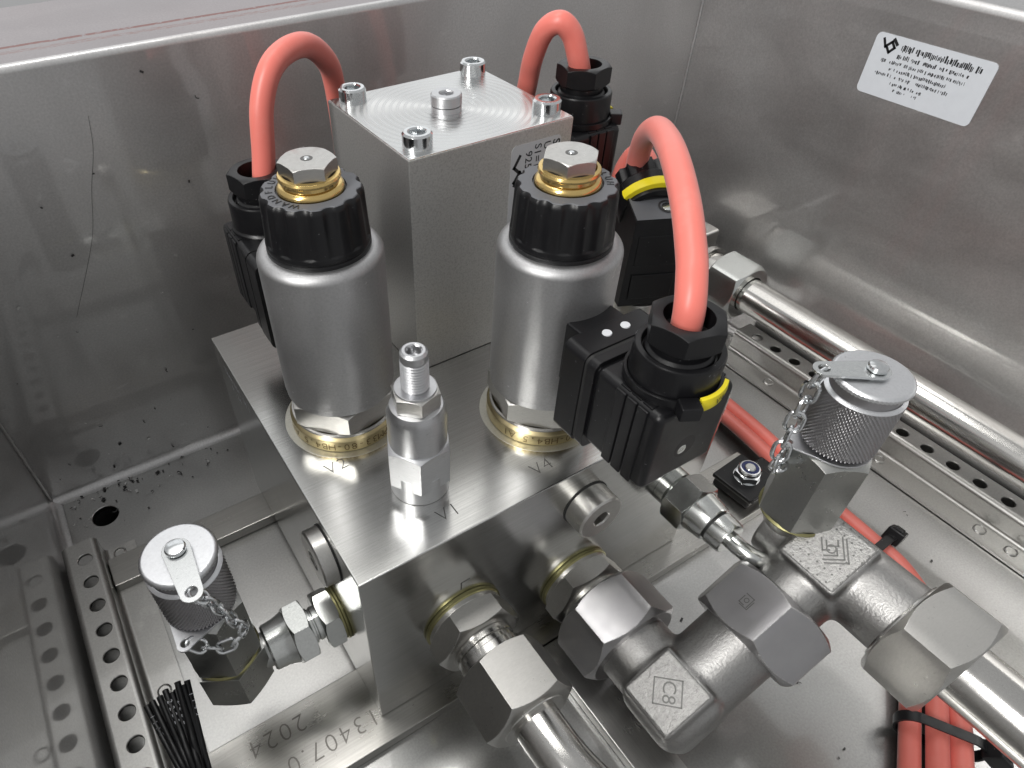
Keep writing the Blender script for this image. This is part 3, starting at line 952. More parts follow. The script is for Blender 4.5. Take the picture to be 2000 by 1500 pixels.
TC = E_ + D * 85.0
TL = Matrix(((D.x, 0, -math.sin(PHI), TC.x), (0, 1, 0, TC.y), (D.z, 0, math.cos(PHI), TC.z), (0, 0, 0, 1)))
te = thing("forged_tee", "forged grey steel tee with square stamped pad beneath the right test coupling", "pipe tee", TL)
g = G()
g.tube([(-30, 0, 0), (-10, 0, 0), (0, 0, 0)], 15.5, 48)
g.tube([(0, 26, 0), (0, 0, 0), (0, -38, 0)], 16.5, 48)
g.rbox(-15, 14, -14, 14, -12, 15, 5, 4)
g.rbox(-14, 12.5, -13.0, 13.5, 9, 18.0, 1.2, 3)
g.tube(spline([(-26, -1, 0), (-16, -3, 0), (-8, -8, 0), (-3, -16, 0), (-1, -26, 0)], 6), 12.5, 32)
g.tube(spline([(-26, 1, 0), (-16, 3, 0), (-8, 8, 0), (-3, 16, 0), (-1, 24, 0)], 6), 12.5, 32)
smooth_union(g, "tee_body", M['forge'], te, 0.8, 14)
g = G(); g.rbox(-13.0, 11.6, -12.0, 12.6, 14.4, 18.35, 1.4, 3)
pd = obj("pad", g, M['pad'], te)
g = G()
PM = T(0, -1.0, 0) @ Rz(math.radians(-45))
for q in ([(5.2, 4.6), (5.2, -5.0), (-3.0, -5.0)], [(3.9, 5.2), (3.9, -3.6), (-3.4, -3.6)],
          [(2.2, 4.0), (2.2, 1.8), (-1.8, 1.8), (-1.8, 4.0)], [(-3.4, 5.0), (-3.4, 0.2), (-1.0, 0.2)], [(1.6, 0.8), (1.6, -2.0), (-3.0, -2.0)]):
    stroke(g, q, 0.6, 18.55, PM)
g.lathe([(1.9, 18.4), (1.9, 18.6), (1.35, 18.6), (1.35, 18.4)], 20, PM @ T(-0.3, 0.6, 0))
obj("stamp", g, M['engr'], pd)
for kx in range(-5, 6):
    pass
g = G()
for kx in range(-3, 4):
    for ky in range(-3, 4):
        if abs(kx) < 2 and abs(ky) < 2: continue
        g.lathe([(0.42, 18.40), (0, 18.41)], 8, T(kx * 3.7 + random.uniform(-.3, .3), ky * 3.7 + random.uniform(-.3, .3), 0))
obj("dimples", g, M['engr'], pd)
forged_nut(T(TC.x, -100.5, TC.z) @ FRONT, "large pale topped union nut at the lower right pipe", 25.6, 23.0, math.radians(15.2), 'nut')
g = G(); g.lathe([(18.2, 0), (18.6, 0.6), (18.6, 1.6), (17.0, 2.4), (16, 2.6)], 72)
obj("lip_ring", g, M['pipe'], te, place(T(0, -31.5, 0) @ Rx(PI / 2)))
g = G(); g.tube([(0, 0, 0), (0, -60, 0), (0, -160, 0)], 12.4, 48)
o = obj("straight_pipe", g, M['pipe'], None, place(T(TC.x, -118, TC.z)))
tag(o, "thick polished pipe leaving the frame at lower right below the pale nut", "pipe")

# ------------------------------------------------------------------ long pipe along the right wall
g = G(); g.tube([(0, 0, 0), (0, -80, 0), (0, -300, 0)], 11.2, 48)
o = obj("straight_pipe", g, M['pipe'], None, place(T(331, 112, -61.6)))
tag(o, "long polished pipe running along the right wall above the perforated rail", "pipe")
forged_nut(T(331, 122, -61.6) @ FRONT, "bright union nut at the far end of the wall pipe", 20.5, 25.0, math.radians(16), 'zinc')
f = thing("pipe_elbow", "blocky grey elbow end behind the wall pipe's nut", "pipe elbow", T(331, 140, -61.6))
g = G(); g.rbox(-17, 17, 3, 34, -17, 21, 2, 3)
obj("elbow_block", g, M['nut'], f)
g = G(); g.lathe([(13.5, 0), (13.5, 24)], 48, T(0, 4, 0) @ Rx(PI / 2)); g.lathe([(16.5, 9), (16.5, 13), (14, 13.5)], 48, T(0, 4, 0) @ Rx(PI / 2))
obj("neck", g, M['pipe'], f)
g = G(); g.lathe([(11, 0), (11, 60)], 40, T(0, 18, -70))
obj("riser", g, M['pipe'], f)

# ------------------------------------------------------------------ small fitting with bent tube (front face, right)
f = thing("tube_union", "small zinc plated union with crimped sleeve feeding a bent tube", "pipe fitting", T(157, 0, -46.5) @ FRONT)
g = G(); g.lathe([(9.5, 0.1), (9.5, 5), (7.2, 5.2), (7.2, 9)], 48)
obj("stud", g, M['zinc'], f)
g = G(); g.hexnut(13.0, 7.0, 19.0, 11.6, 11.0, 0, 72, None, 0, 0.6)
obj("union_nut", g, M['zinc'], f)
g = G(); g.lathe([(10.4, 18.5), (10.2, 20), (9.2, 27.5), (8.6, 28.3), (7.6, 28.4)], 48)
obj("sleeve", g, M['zinc'], f)
g = G(); g.lathe([(7.4, 27.5), (7.4, 29.8)], 48)
obj("groove_seal", g, M['rubber'], f)
g = G(); g.lathe([(7.6, 29.2), (8.4, 29.6), (8.0, 36.6), (7.5, 37.4), (3, 37.5)], 48)
obj("crimp_collar", g, M['zinc'], f)
pts = spline([(157, -36, -46.5), (157, -43, -46.5), (159.0, -49.5, -47.2), (165, -53.5, -49.5), (174, -54.0, -53.5), (184, -52.5, -58)], 10)
g = G(); g.tube([(p.x - 157, p.y + 36, p.z + 46.5) for p in pts], 3.9, 24)
o = obj("bent_tube", g, M['zinc'], None, place(T(157, -36, -46.5)))
tag(o, "thin bright tube bending from the small union towards the forged tee", "tube")

# ------------------------------------------------------------------ fitting on the left face
f = thing("tube_union", "zinc plated union between the block's left side and the left test coupling", "pipe fitting", T(0, 31.0, -63.0) @ LEFT)
g = G(); g.lathe([(8, 0.1), (12.0, 0.1), (12.2, 0.5), (12.2, 1.2), (11.6, 1.6), (11.5, 2.4), (9, 2.5)], 56)
obj("seal_ring", g, M['olive'], f)
g = G(); g.hexnut(13.3, 2.4, 10.4, 12.0, 11.0, 0, 72, None, 0, 0.35)
obj("stud_hexagon", g, M['zinc'], f)
g = G(); g.lathe([(7.5, 9.4), (7.5, 12), (7.0, 12.3), (7.0, 13), (7.8, 13.2), (7.8, 17)], 48)
obj("neck", g, M['zinc'], f)
g = G(); g.hexnut(13.8, 14.5, 23.0, 12.0, 11.6, 0, 72, None, 0, 0.55)
obj("union_nut", g, M['zinc'], f)
g = G(); g.lathe([(11.6, 22.6), (11.0, 24.0), (10.2, 27.0), (9.8, 32.0), (9.2, 32.8), (6, 33.1)], 48)
obj("sleeve", g, M['zinc'], f)
g = G(); g.lathe([(7.4, 32.6), (7.4, 36.5)], 40)
obj("nipple", g, M['phos'], f)

# ------------------------------------------------------------------ test couplings with chained caps
def link_mesh(L_, W_, r):
    pts = []
    hl = L_ / 2 - W_ / 2
    for k in range(9): pts.append((hl + W_ / 2 * math.cos(-PI / 2 + PI * k / 8), W_ / 2 * math.sin(-PI / 2 + PI * k / 8), 0))
    for k in range(9): pts.append((-hl + W_ / 2 * math.cos(PI / 2 + PI * k / 8), W_ / 2 * math.sin(PI / 2 + PI * k / 8), 0))
    g = G(); g.tube(pts, r, 8, True)
    return g

def coupling(x, y, ztop, R, kz0, hex_top, ring_z, base_z, hexR, hexrot, label, strap_a, strap_L, tab_a, chain, hexR2=None, base_rot=0.3, link=(6.8, 4.4, 0.62, 4.9)):
    """z values are world heights; parts are built relative to the coupling's foot"""
    zf = base_z
    c = thing("test_coupling", label, "test coupling", T(x, y, zf), "test couplings with chained caps")
    q = T(0, 0, -zf)
    # lower hexagon
    if hexR2:
        g = G(); g.hexnut(hexR2, base_z + 0.2, ring_z - 0.4, hexR2 * 0.85, hexR2, 0, 72, None, 0, base_rot)
        obj("foot_hexagon", g, M['phos'], c, place(q))
    else:
        g = G(); g.lathe([(R * 0.80, base_z), (R * 0.95, ring_z - 3), (R * 0.95, ring_z)], 48)
        obj("foot", g, M['nut'], c, place(q))
    g = G(); g.lathe([(hexR * 0.84, ring_z - 0.8), (hexR * 0.92, ring_z - 0.6), (hexR * 0.94, ring_z + 0.2), (hexR * 0.88, ring_z + 0.9)], 64)
    obj("seal_ring", g, M['olive'], c, place(q))
    g = G(); g.hexnut(hexR, ring_z + 0.4, hex_top, hexR * 0.87, hexR * 0.80, 0, 72, None, 0, hexrot, deg=34)
    hb = obj("body_hexagon", g, M['phos'], c, place(q))
    g = G(); g.lathe([(hexR * 0.82, hex_top - 1.2), (hexR * 0.80, hex_top + 0.1), (R * 0.8, hex_top + 0.5)], 64)
    obj("body_chamfer", g, M['chrome'], hb)
    # tab plate of the chain
    ta = math.radians(tab_a)
    zt = hex_top + 0.7
    tabL = R + 4.6
    g = G()
    outl = [(R * 1.0 * math.cos(t), R * 1.0 * math.sin(t)) for t in [math.radians(40 + 280 * k / 32) for k in range(33)]]
    outl += [(tabL + 2.6 * math.cos(t), 2.6 * math.sin(t)) for t in [math.radians(-75 + 150 * k / 8) for k in range(9)]]
    hl = [(tabL - 0.4 + 1.55 * math.cos(2 * PI * k / 20), 1.55 * math.sin(2 * PI * k / 20)) for k in range(20)]
    def plate(g, out, hole, z0, z1, M4):
        """flat plate with one hole: outline bridged to the hole"""
        bm = bmesh.new()
        vo = [bm.verts.new((a, b, 0)) for a, b in out]; vh = [bm.verts.new((a, b, 0)) for a, b in hole]
        eo = [bm.edges.new((vo[i], vo[(i + 1) % len(vo)])) for i in range(len(vo))]
        eh = [bm.edges.new((vh[i], vh[(i + 1) % len(vh)])) for i in range(len(vh))]
        bmesh.ops.triangle_fill(bm, use_beauty=True, use_dissolve=False, edges=eo + eh)
        bm.verts.index_update()
        P = [v.co[:2] for v in bm.verts]; F = [[v.index for v in f_.verts] for f_ in bm.faces]
        no, nh = len(out), len(hole); n_ = no + nh
        vs = [(a, b, z0) for a, b in P] + [(a, b, z1) for a, b in P]
        fs = [tuple(f_) for f_ in F] + [tuple(i + n_ for i in f_) for f_ in F]
        fs += [(i, (i + 1) % no, n_ + (i + 1) % no, n_ + i) for i in range(no)]
        fs += [(no + i, no + (i + 1) % nh, n_ + no + (i + 1) % nh, n_ + no + i) for i in range(nh)]
        bm.free()
        g.add(vs, fs, M4)
    plate(g, outl, hl, zt, zt + 0.7, Rz(ta))
    obj("chain_tab", g, M['satin'], c, place(q))
    # knurled cap
    kz1 = ztop - 7.4
    g = G()
    nt_, nz_ = 384, 56
    def kr(z, t):
        a_ = 29 * t; b_ = (z - kz0) * PI / 1.85
        return R * 0.965 + 0.75 * (abs(math.sin((a_ + b_))) * abs(math.sin((a_ - b_)))) ** 0.8
    vs = []; fs = []
    for j in range(nz_ + 1):
        z_ = kz0 + (kz1 - kz0) * j / nz_
        for k in range(nt_):
            t = 2 * PI * k / nt_
            r_ = kr(z_, t)
            vs.append((r_ * math.cos(t), r_ * math.sin(t), z_))
    for j in range(nz_):
        for k in range(nt_):
            k2 = (k + 1) % nt_
            fs.append((j * nt_ + k, j * nt_ + k2, (j + 1) * nt_ + k2, (j + 1) * nt_ + k))
    g.add(vs, fs)
    g.lathe([(R * 0.8, kz0 - 0.4), (R * 0.96, kz0 - 0.3), (R * 0.99, kz0 + 0.05)], 96)
    kn = obj("knurled_cap", g, M['knurl'], c, place(q), sharp=70)
    g = G(); g.lathe([(R * 1.005, kz1 - 0.1), (R * 1.01, kz1 + 0.2), (R * 0.93, kz1 + 0.9), (R * 0.90, kz1 + 1.0)], 96)
    obj("bright_shoulder", g, M['satin'], kn)
    g = G(); g.lathe([(R * 0.91, kz1 + 0.6), (R * 0.88, kz1 + 1.3), (R * 0.88, ztop - 2.4), (R * 0.93, ztop - 2.0)], 96)
    obj("groove", g, M['knurl'], kn)
    g = G()
    g.lathe([(R * 0.88, ztop - 2.3), (R * 0.99, ztop - 2.1), (R * 1.0, ztop - 0.9), (R * 0.96, ztop - 0.35), (R * 0.93, ztop - 0.1), (R * 0.90, ztop), (0, ztop)], 120, None, 0,
            lambda r_, z_, t: r_ + (0.16 * math.cos(60 * t) if r_ > R * 0.97 else 0))
    obj("cap_disc", g, M['satin'], c, place(q), sharp=50)
    # strap, rivet
    sa = math.radians(strap_a)
    g = G()
    outl = [(4.6 * math.cos(t), 4.6 * math.sin(t)) for t in [math.radians(75 + 210 * k / 20) for k in range(21)]]
    outl += [(strap_L + 3.6 * math.cos(t), 3.6 * math.sin(t)) for t in [math.radians(-80 + 160 * k / 12) for k in range(13)]]
    hl = [(strap_L - 0.1 + 2.0 * math.cos(2 * PI * k / 20), 2.0 * math.sin(2 * PI * k / 20)) for k in range(20)]
    plate(g, outl, hl, ztop + 0.9, ztop + 1.9, Rz(sa))
    obj("cap_strap", g, M['strap'], c, place(q))
    g = G(); g.lathe([(2.6, ztop - 0.2), (2.6, ztop + 2.2), (3.3, ztop + 2.3), (3.4, ztop + 3.2), (3.0, ztop + 3.8), (1.8, ztop + 4.1), (0, ztop + 4.2)], 40)
    obj("rivet", g, M['chrome'], c, place(q))
    # chain: each link its own part, alternately turned
    lm = link_mesh(*link[:3]).mesh("chain_link", M['chrome'])
    P = [Vector(p) for p in chain]
    S_ = spline(P, 14)
    step = link[3]
    out = [S_[0]]; acc = 0
    for a_, b_ in zip(S_, S_[1:]):
        acc += (b_ - a_).length
        if acc >= step: out.append(b_); acc = 0
    for i, (a_, b_) in enumerate(zip(out, out[1:])):
        d = (b_ - a_).normalized(); mid = (a_ + b_) / 2
        up = Vector((0.4, -0.6, 0.7))
        u = d.cross(up).normalized(); w_ = d.cross(u)
        if i % 2: u, w_ = w_, -u
        rr_ = Matrix(((d.x, u.x, w_.x, mid.x - x), (d.y, u.y, w_.y, mid.y - y), (d.z, u.z, w_.z, mid.z - zf), (0, 0, 0, 1)))
        rr_ = rr_ @ Rx(random.uniform(-0.5, 0.5))
        o = bpy.data.objects.new("chain_link", lm); col.objects.link(o); o.parent = c
        o.matrix_local = place(rr_)
    return c

coupling(-47.0, 32.0, 16.6, 12.4, -11.0, -13.0, -49.0, -72.0, 14.0, 0.54,
         "knurled test coupling with white chained cap standing left of the block", -91, 17.5, -125,
         [(-47.2, 16.0, 16.8), (-44.5, 13.2, 13.5), (-43.6, 13.6, 8.0), (-41.5, 14.2, 3.0), (-40.5, 13.8, -3.0), (-38.5, 13.6, -9.0), (-37.5, 14.2, -14.5),
          (-41.0, 12.8, -16.0), (-46.0, 13.2, -17.0), (-51.0, 14.6, -14.5), (-55.5, 18.6, -12.0)], 15.0, 0.54)
coupling(176.0, -47.4, 48.5, 13.3, 17.5, 14.0, -26.0, -34.0, 15.6, 0.5,
         "knurled test coupling with chained cap standing on the forged tee at right", 146, 17.5, 150,
         [(162.2, -38.0, 49.0), (160.2, -37.2, 45.0), (160.6, -37.6, 39.5), (159.0, -38.0, 33.0), (157.6, -38.6, 27.0), (156.6, -39.0, 20.0), (155.2, -40.0, 13.0),
          (155.8, -41.2, 6.0), (159.6, -40.4, 2.5), (162.6, -38.4, 6.0), (161.6, -38.6, 13.2)], link=(8.6, 5.4, 0.78, 6.3))

# ------------------------------------------------------------------ rectangular connector plugs
def make_plug():
    root = thing("connector_plug", "", "connector plug")
    g = G()
    g.rbox(-3.5, 7, -10, 10, 8, 33.5, 1.2, 2)                      # neck towards the coil
    g.rbox(5.5, 15.5, -17.2, 17.2, -5.0, 34.6, 3.0, 4, only=0)
    obj("socket_flange", g, M['black'], root)
    g = G(); g.rbox(15.4, 17.0, -16.7, 16.7, -3.6, 34.0, 3.0, 4, only=0)
    obj("gasket", g, M['rubber'], root)
    g = G(); g.rbox(16.9, 20.6, -17.1, 17.1, -4.2, 34.4, 3.0, 4, only=0)
    g.rbox(19.5, 48.4, -16.2, 16.2, 0.0, 33.0, 2.6, 4)
    body = obj("housing", g, M['black'], root)
    for lx in (30.0, 34.7, 39.4):
        g = G()
        for s_ in (-1, 1):
            g.rbox(lx, lx + 4.2, s_ * 16.2 - 0.6, s_ * 16.2 + 0.45, 0.6, 32.4, 0.4, 2)
        g.rbox(lx, lx + 4.2, -15.0, 15.0, 32.4, 33.3, 0.3, 2)
        obj("rib", g, M['black'], body)
    # locking screw in the end face
    g = G()
    g.lathe([(4.5, 0), (4.4, 0.06), (0, 0.07)], 32, T(48.42, 0, 13.0) @ Ry(PI / 2))
    obj("screw_recess_shade", g, M['hole'], body)  # flat dark disc painted as the shade of a screw hole
    g = G(); g.lathe([(1.9, 0), (1.8, 0.10), (0.7, 0.14), (0.6, 0.03), (0, 0.03)], 28, T(48.48, -1.2, 12.2) @ Ry(PI / 2))
    obj("locking_screw", g, M['zinc'], body)
    # two light pipes on the flange
    for yy_ in (-3.5, 4.5):
        g = G(); g.lathe([(1.7, 0), (1.6, 0.4), (0, 0.45)], 24, T(10.2, yy_, 34.6))
        obj("light_pipe", g, M['white'], root)
    gx = 36.0
    g = G()
    g.lathe([(13.0, 30.5), (14.3, 31.0), (14.5, 32.2), (14.5, 34.5), (13.9, 35.2), (13.7, 35.8), (13.6, 45.2), (13.2, 46.0), (11.6, 46.2), (11.2, 45.5), (11.2, 43.5), (6, 43.2)], 80, T(gx, 0, 0))
    gl = obj("gland_collar", g, M['black'], root)
    g = G()
    g.lathe([(10.6, 43.0), (10.4, 45.2), (9.4, 46.0), (9.4, 49.5)], 64, T(gx, 0, 0))
    g.hexnut(11.9, 48.6, 56.6, 10.0, 10.3, 7.4, 72, T(gx, 0, 0), 0, 0.25, deg=30)
    obj("gland_nut", g, M['black'], root)
    g = G(); g.lathe([(7.35, 50.5), (0, 50.5)], 40, T(gx, 0, 0))
    obj("gland_seal", g, M['rubber'], root)
    return root
plug = make_plug()
GP = "black rectangular connector plugs"
def put(o, M4, label):
    o.matrix_world = place(M4); o["label"] = label; o["group"] = GP
p2 = copy_tree(plug); p3 = copy_tree(plug)
put(plug, T(103.7, 15.0, 28) @ Rz(-PI / 2), "black connector plug tagged V4 in front of the right valve, red cable on top")
put(p2, T(32.5, 99.2, 28) @ Rz(PI / 2), "black connector plug half hidden behind the left solenoid valve")
put(p3, T(141.8, 117.0, 46.0), "black connector plug behind the tall housing's right side")

# cable ties with marker tags round the glands
def gland_tie(x, y, z, R, head_a, tag_a0, tag_a1, label, text, group="marker ties round the cable glands"):
    t = thing("cable_tie", label, "cable tie", T(x, y, z), group)
    g = G()
    g.lathe([(R, -1.2), (R + 0.9, -1.2), (R + 0.9, 1.2), (R, 1.2), (R, -1.2)], 72)
    obj("strap", g, M['black'], t)
    ha = math.radians(head_a)
    g = G(); g.rbox(-3.2, 3.2, -0.5, 5.0, -2.6, 2.4, 0.6, 2, Rz(ha - PI / 2) @ T(0, R + 0.4, 0))
    g.rbox(-1.2, 2.0, 1.2, 3.4, -3.6, -2.2, 0.3, 2, Rz(ha - PI / 2) @ T(0, R + 0.4, 0))
    obj("lock_head", g, M['black'], t)
    g = G()
    n = 14; vs = []
    for k in range(n + 1):
        a_ = math.radians(tag_a0 + (tag_a1 - tag_a0) * k / n)
        for rr_, zz_ in ((R + 0.95, -2.6), (R + 2.2, -2.3), (R + 2.5, 0), (R + 2.2, 2.3), (R + 0.95, 2.6)):
            vs.append((rr_ * math.cos(a_), rr_ * math.sin(a_), zz_))
    fs = [(k * 5 + j, k * 5 + j + 1, (k + 1) * 5 + j + 1, (k + 1) * 5 + j) for k in range(n) for j in range(4)]
    fs += [tuple(range(5)), tuple(range(n * 5, n * 5 + 5))]
    g.add(vs, fs)
    tg_ = obj("marker_tag", g, M['yellow'], t, sharp=50)
    if text:
        am = math.radians((tag_a0 + tag_a1) / 2)
        g = G(); vs, fs = text_geo(text, 3.6, 0, 1.1)
        ca, sa = math.cos(am), math.sin(am)
        g.add(vs, fs, Matrix(((-sa, 0, ca, ca * (R + 2.56)), (ca, 0, sa, sa * (R + 2.56)), (0, 1, 0, 0), (0, 0, 0, 1))))
        obj("print", g, M['ink'], tg_)
    return t
gland_tie(103.7, -21.0, 63.3, 14.0, -119, -106, -55, "black cable tie with yellow V4 tag round the front plug's gland", "V4")
gland_tie(177.8, 117.0, 80.6, 14.0, -38, -22, 12, "black cable tie round the gland of the plug behind the housing", "")

# ------------------------------------------------------------------ pressure switch with angled plug
ps = thing("pressure_sensor", "steel pressure sensor base on the block behind the front plug", "sensor", T(173, 58, 0))
g = G(); g.hexnut(14.0, 0.2, 8.0, None, None, 0, 72, None, 0, 0.3); g.lathe([(11, 7.5), (13.2, 8.2), (13.2, 14), (12.5, 14.6), (12.5, 18), (13.6, 18.6), (13.6, 22.5), (12, 23)], 64)
obj("sensor_body", g, M['nut'], ps)
g = G(); g.lathe([(13.3, 9.0), (13.4, 9.2), (13.4, 13.0), (13.3, 13.2)], 64)
obj("black_label", g, M['ink'], ps)
sp = thing("sensor_plug", "black angled plug with knobbly gland and yellow tag behind the red cable", "connector plug", T(173, 58, 23) @ Rz(math.radians(-25)))
g = G()
# tapered housing: wide at the foot, sloping roof
ol = [(-12.8, -13.0), (12.8, -13.0), (12.8, 11), (-12.8, 11)]
vs = [(x, y, 0.2) for x, y in ol] + [(x * 0.93, y * 0.93 + 0.2, 41) for x, y in ol[:2]] + [(x * 0.93, y, 46) for x, y in ol[2:]]
g.add(vs, [(3, 2, 1, 0), (4, 5, 6, 7), (0, 1, 5, 4), (1, 2, 6, 5), (2, 3, 7, 6), (3, 0, 4, 7)])
bmh = obj("housing", g, M['black'], sp)
g = G(); g.add([(-11.6, -11.8, 41.35), (11.6, -11.8, 41.35), (11.6, 3.0, 44.55), (-11.6, 3.0, 44.55)], [(0, 1, 2, 3)])
obj("lid", g, M['litplastic'], bmh)
g = G(); g.rbox(-9.5, 9.5, -0.5, 0.5, 4, 16, 0.4, 2, T(0, -13.1, 0) @ Rx(-0.02)); g.rbox(-9.5, 9.5, -0.4, 0.4, 20, 34, 0.4, 2, T(0, -12.7, 0) @ Rx(-0.02))
obj("front_panel", g, M['black'], bmh)
g = G(); g.lathe([(3.8, 0), (3.8, 0.1), (3.0, 0.12), (2.9, -1.5)], 32, T(3.0, -5.0, 43.05) @ Rx(math.radians(11)))
obj("screw_recess_shade", g, M['hole'], bmh)  # shade round the sunken screw put into a dark ring
g = G(); g.lathe([(2.6, 0), (2.4, 0.5), (0, 0.6)], 28, T(3.0, -5.2, 42.7) @ Rx(math.radians(11)))
obj("locking_screw", g, M['zinc'], bmh)
g = G()
BK = T(0, 2, 36) @ Rx(-PI / 2 + 0.35)      # gland axis, local z -> backwards and up
g.lathe([(11, 0), (13.2, 0.4), (13.4, 1.2), (13.4, 12.0), (12.6, 13.0), (9, 13.2)], 72, BK)
obj("gland_collar", g, M['black'], sp)
g = G()
g.lathe([(8, 12.5), (11.6, 13.2), (11.9, 14), (11.9, 20.5), (11.0, 21.6), (6, 21.8)], 140, BK, 0, lambda r_, z_, t: r_ - (1.5 * max(0, math.cos(10 * t)) ** 0.6 if 13.5 < z_ < 21.7 and r_ > 9 else 0))
obj("gland_nut", g, M['black'], sp, sharp=45)
g = G()
n = 16; vs = []
for k in range(n + 1):
    a_ = math.radians(-150 + 120 * k / n)
    for rr_, zz_ in ((13.4, 2.0), (15.4, 2.4), (15.8, 4.4), (15.4, 6.4), (13.4, 6.8)):
        vs.append(tuple(BK @ Vector((rr_ * math.cos(a_), rr_ * math.sin(a_), zz_))))
fs = [(k * 5 + j, k * 5 + j + 1, (k + 1) * 5 + j + 1, (k + 1) * 5 + j) for k in range(n) for j in range(4)]
g.add(vs, fs)
obj("marker_tag", g, M['yellow'], sp, sharp=50)

# ------------------------------------------------------------------ red cables
def cable(label, ctrl, r=4.5, per=12, group="red silicone cables"):
    P = spline(ctrl, per)
    o0 = Vector(ctrl[0])
    g = G(); g.tube([p - o0 for p in P], r, 24)
    o = obj("red_cable", g, M['red'], None, place(T(*o0)))
    return tag(o, label, "cable", group)
cable("red cable looping from the left valve's plug down behind the tall housing",
      [(34.5, 136.0, 78), (36.9, 137, 88.9), (40.2, 139, 104.8), (46.2, 141.5, 115.6), (55, 146, 119.9), (66, 152, 119), (75.5, 158.5, 111), (80.5, 163.5, 99.7), (83, 167, 70), (84, 172, 20), (86, 180, -60), (90, 185, -112)])
cable("red cable looping over the plug behind the tall housing",
      [(177, 116.8, 96), (172.8, 116.4, 106.2), (169.5, 118, 115), (165, 121, 119.4), (162.2, 127, 115.2), (163, 134, 103.2), (165.5, 140, 89), (168, 150, 50), (172, 166, -30), (178, 175, -112)])
cable("thick red cable arching from the V4 plug in front of the sensor",
      [(103.9, -21.0, 78), (104, -20, 86.7), (107.5, -15.4, 92.6), (112, -9.9, 95.9), (122, 4.1, 102.4), (135, 22.8, 106.4), (150, 42.5, 104.0), (160, 56.0, 98.9), (171, 69.5, 87.5), (178.5, 77.5, 72), (184, 84, 40), (192, 90, -30), (205, 92, -110)])
cable("red cable leaving the sensor plug's knobbly gland",
      [(183, 70, 68), (187.5, 82.5, 72.5), (189, 91, 68), (190, 97, 50), (194, 102, 0), (205, 104, -112)], 4.2)
A_ = [(262, 110, -108), (276, 75, -109), (276, 44, -108.5), (271, 5, -108), (263, -25, -108), (261, -55, -108.5), (258, -80, -109), (245, -105, -109), (220, -124, -108), (198, -138, -108), (172, -154, -108)]
cable("red cable on the floor, inner one of the pair under the cable tie mount", A_, 4.4)
cable("red cable on the floor, outer one of the pair nearest the right rail", [(x + (9.2 if y > -95 else 3.0), y - (0 if y > -95 else 8.6), z + 0.4) for x, y, z in A_], 4.4)
cable("red cable tucked third in the tied bundle at lower right", [(x - (8.8 if y > -95 else 4), y + (0 if y > -95 else 8.4), z - 3.6) for x, y, z in A_][4:], 4.4)

def strap_tie(M4, w, h, label, head_x, headrot=0.0):
    t = thing("cable_tie", label, "cable tie", M4, "cable ties round the floor cables")
    ol = rrect(w, h, min(w, h) * 0.48, 6)
    g = G(); P = [Vector((x, 0, z)) for x, z in ol]
    vs = []
    for p in P:
        for off, yy_ in ((0.0, -2.3), (0.0, 2.3), (1.1, 2.3), (1.1, -2.3)):
            d = p.normalized() * off
            vs.append((p.x + d.x, yy_, p.z + d.z))
    m = len(P)
    fs = [(i * 4 + j, i * 4 + (j + 1) % 4, ((i + 1) % m) * 4 + (j + 1) % 4, ((i + 1) % m) * 4 + j) for i in range(m) for j in range(4)]
    g.add(vs, fs)
    obj("strap", g, M['black'], t)
    g = G(); g.rbox(-4.6, 4.6, -4.4, 4.4, -4.2, 4.2, 1.0, 2, T(head_x, 0, h * 0.25) @ Ry(headrot))
    g.rbox(-2.2, 2.2, -2.4, 2.4, 3.8, 5.2, 0.4, 2, T(head_x, 0, h * 0.25) @ Ry(headrot))
    obj("lock_head", g, M['black'], t)
    return t
strap_tie(T(265.2, -64, -108.2) @ Rz(0.05), 24, 14, "black cable tie with square head above the forged tee on the red cables", 14.5, 0.5)
strap_tie(T(203, -136, -108.5) @ Rz(math.radians(122)), 33, 15, "black cable tie round three red cables at the lower right corner", -20, -0.7)
strap_tie(T(274, -2, -107.5) @ Rz(0.15), 23, 13, "black cable tie strapping the red cables to the square mount", -13, -0.6)

# square tie mount with lock nut
mt = thing("tie_mount", "black square cable tie mount with nyloc nut beside the red cables", "cable mount", T(242, 6, -111) @ Rz(math.radians(4)))
g = G(); g.rbox(-12, 12, -12, 12, 0.1, 7, 1.2, 2); g.rbox(-13.2, 13.2, -13.2, 13.2, 6, 9.2, 1.0, 2)
obj("base", g, M['black'], mt)
g = G(); g.rbox(-13, 13, -14.4, -12.8, 7.5, 11.0, 0.5, 2); g.rbox(8, 24, -6, 6, 0.5, 6, 1, 2)
obj("clip_edge", g, M['black'], mt)
g = G(); g.lathe([(7.4, 9.1), (7.4, 9.9), (5, 10.0)], 40); g.hexnut(7.6, 9.8, 14.5, 6.6, 6.2, 0, 72, None, 0, 0.3)
g.lathe([(6.2, 14.3), (6.2, 16.4), (5.6, 17.2), (4.9, 17.3)], 40)
nn = obj("lock_nut", g, M['chrome'], mt)
g = G(); g.lathe([(5.0, 17.1), (3.0, 16.9)], 40)
obj("nylon_insert", g, M['blue'], nn)
g = G(); g.lathe([(3.1, 15.0), (3.1, 17.4), (2.6, 17.9), (0, 17.9)], 32)
obj("threaded_stud", g, M['zinc'], nn)

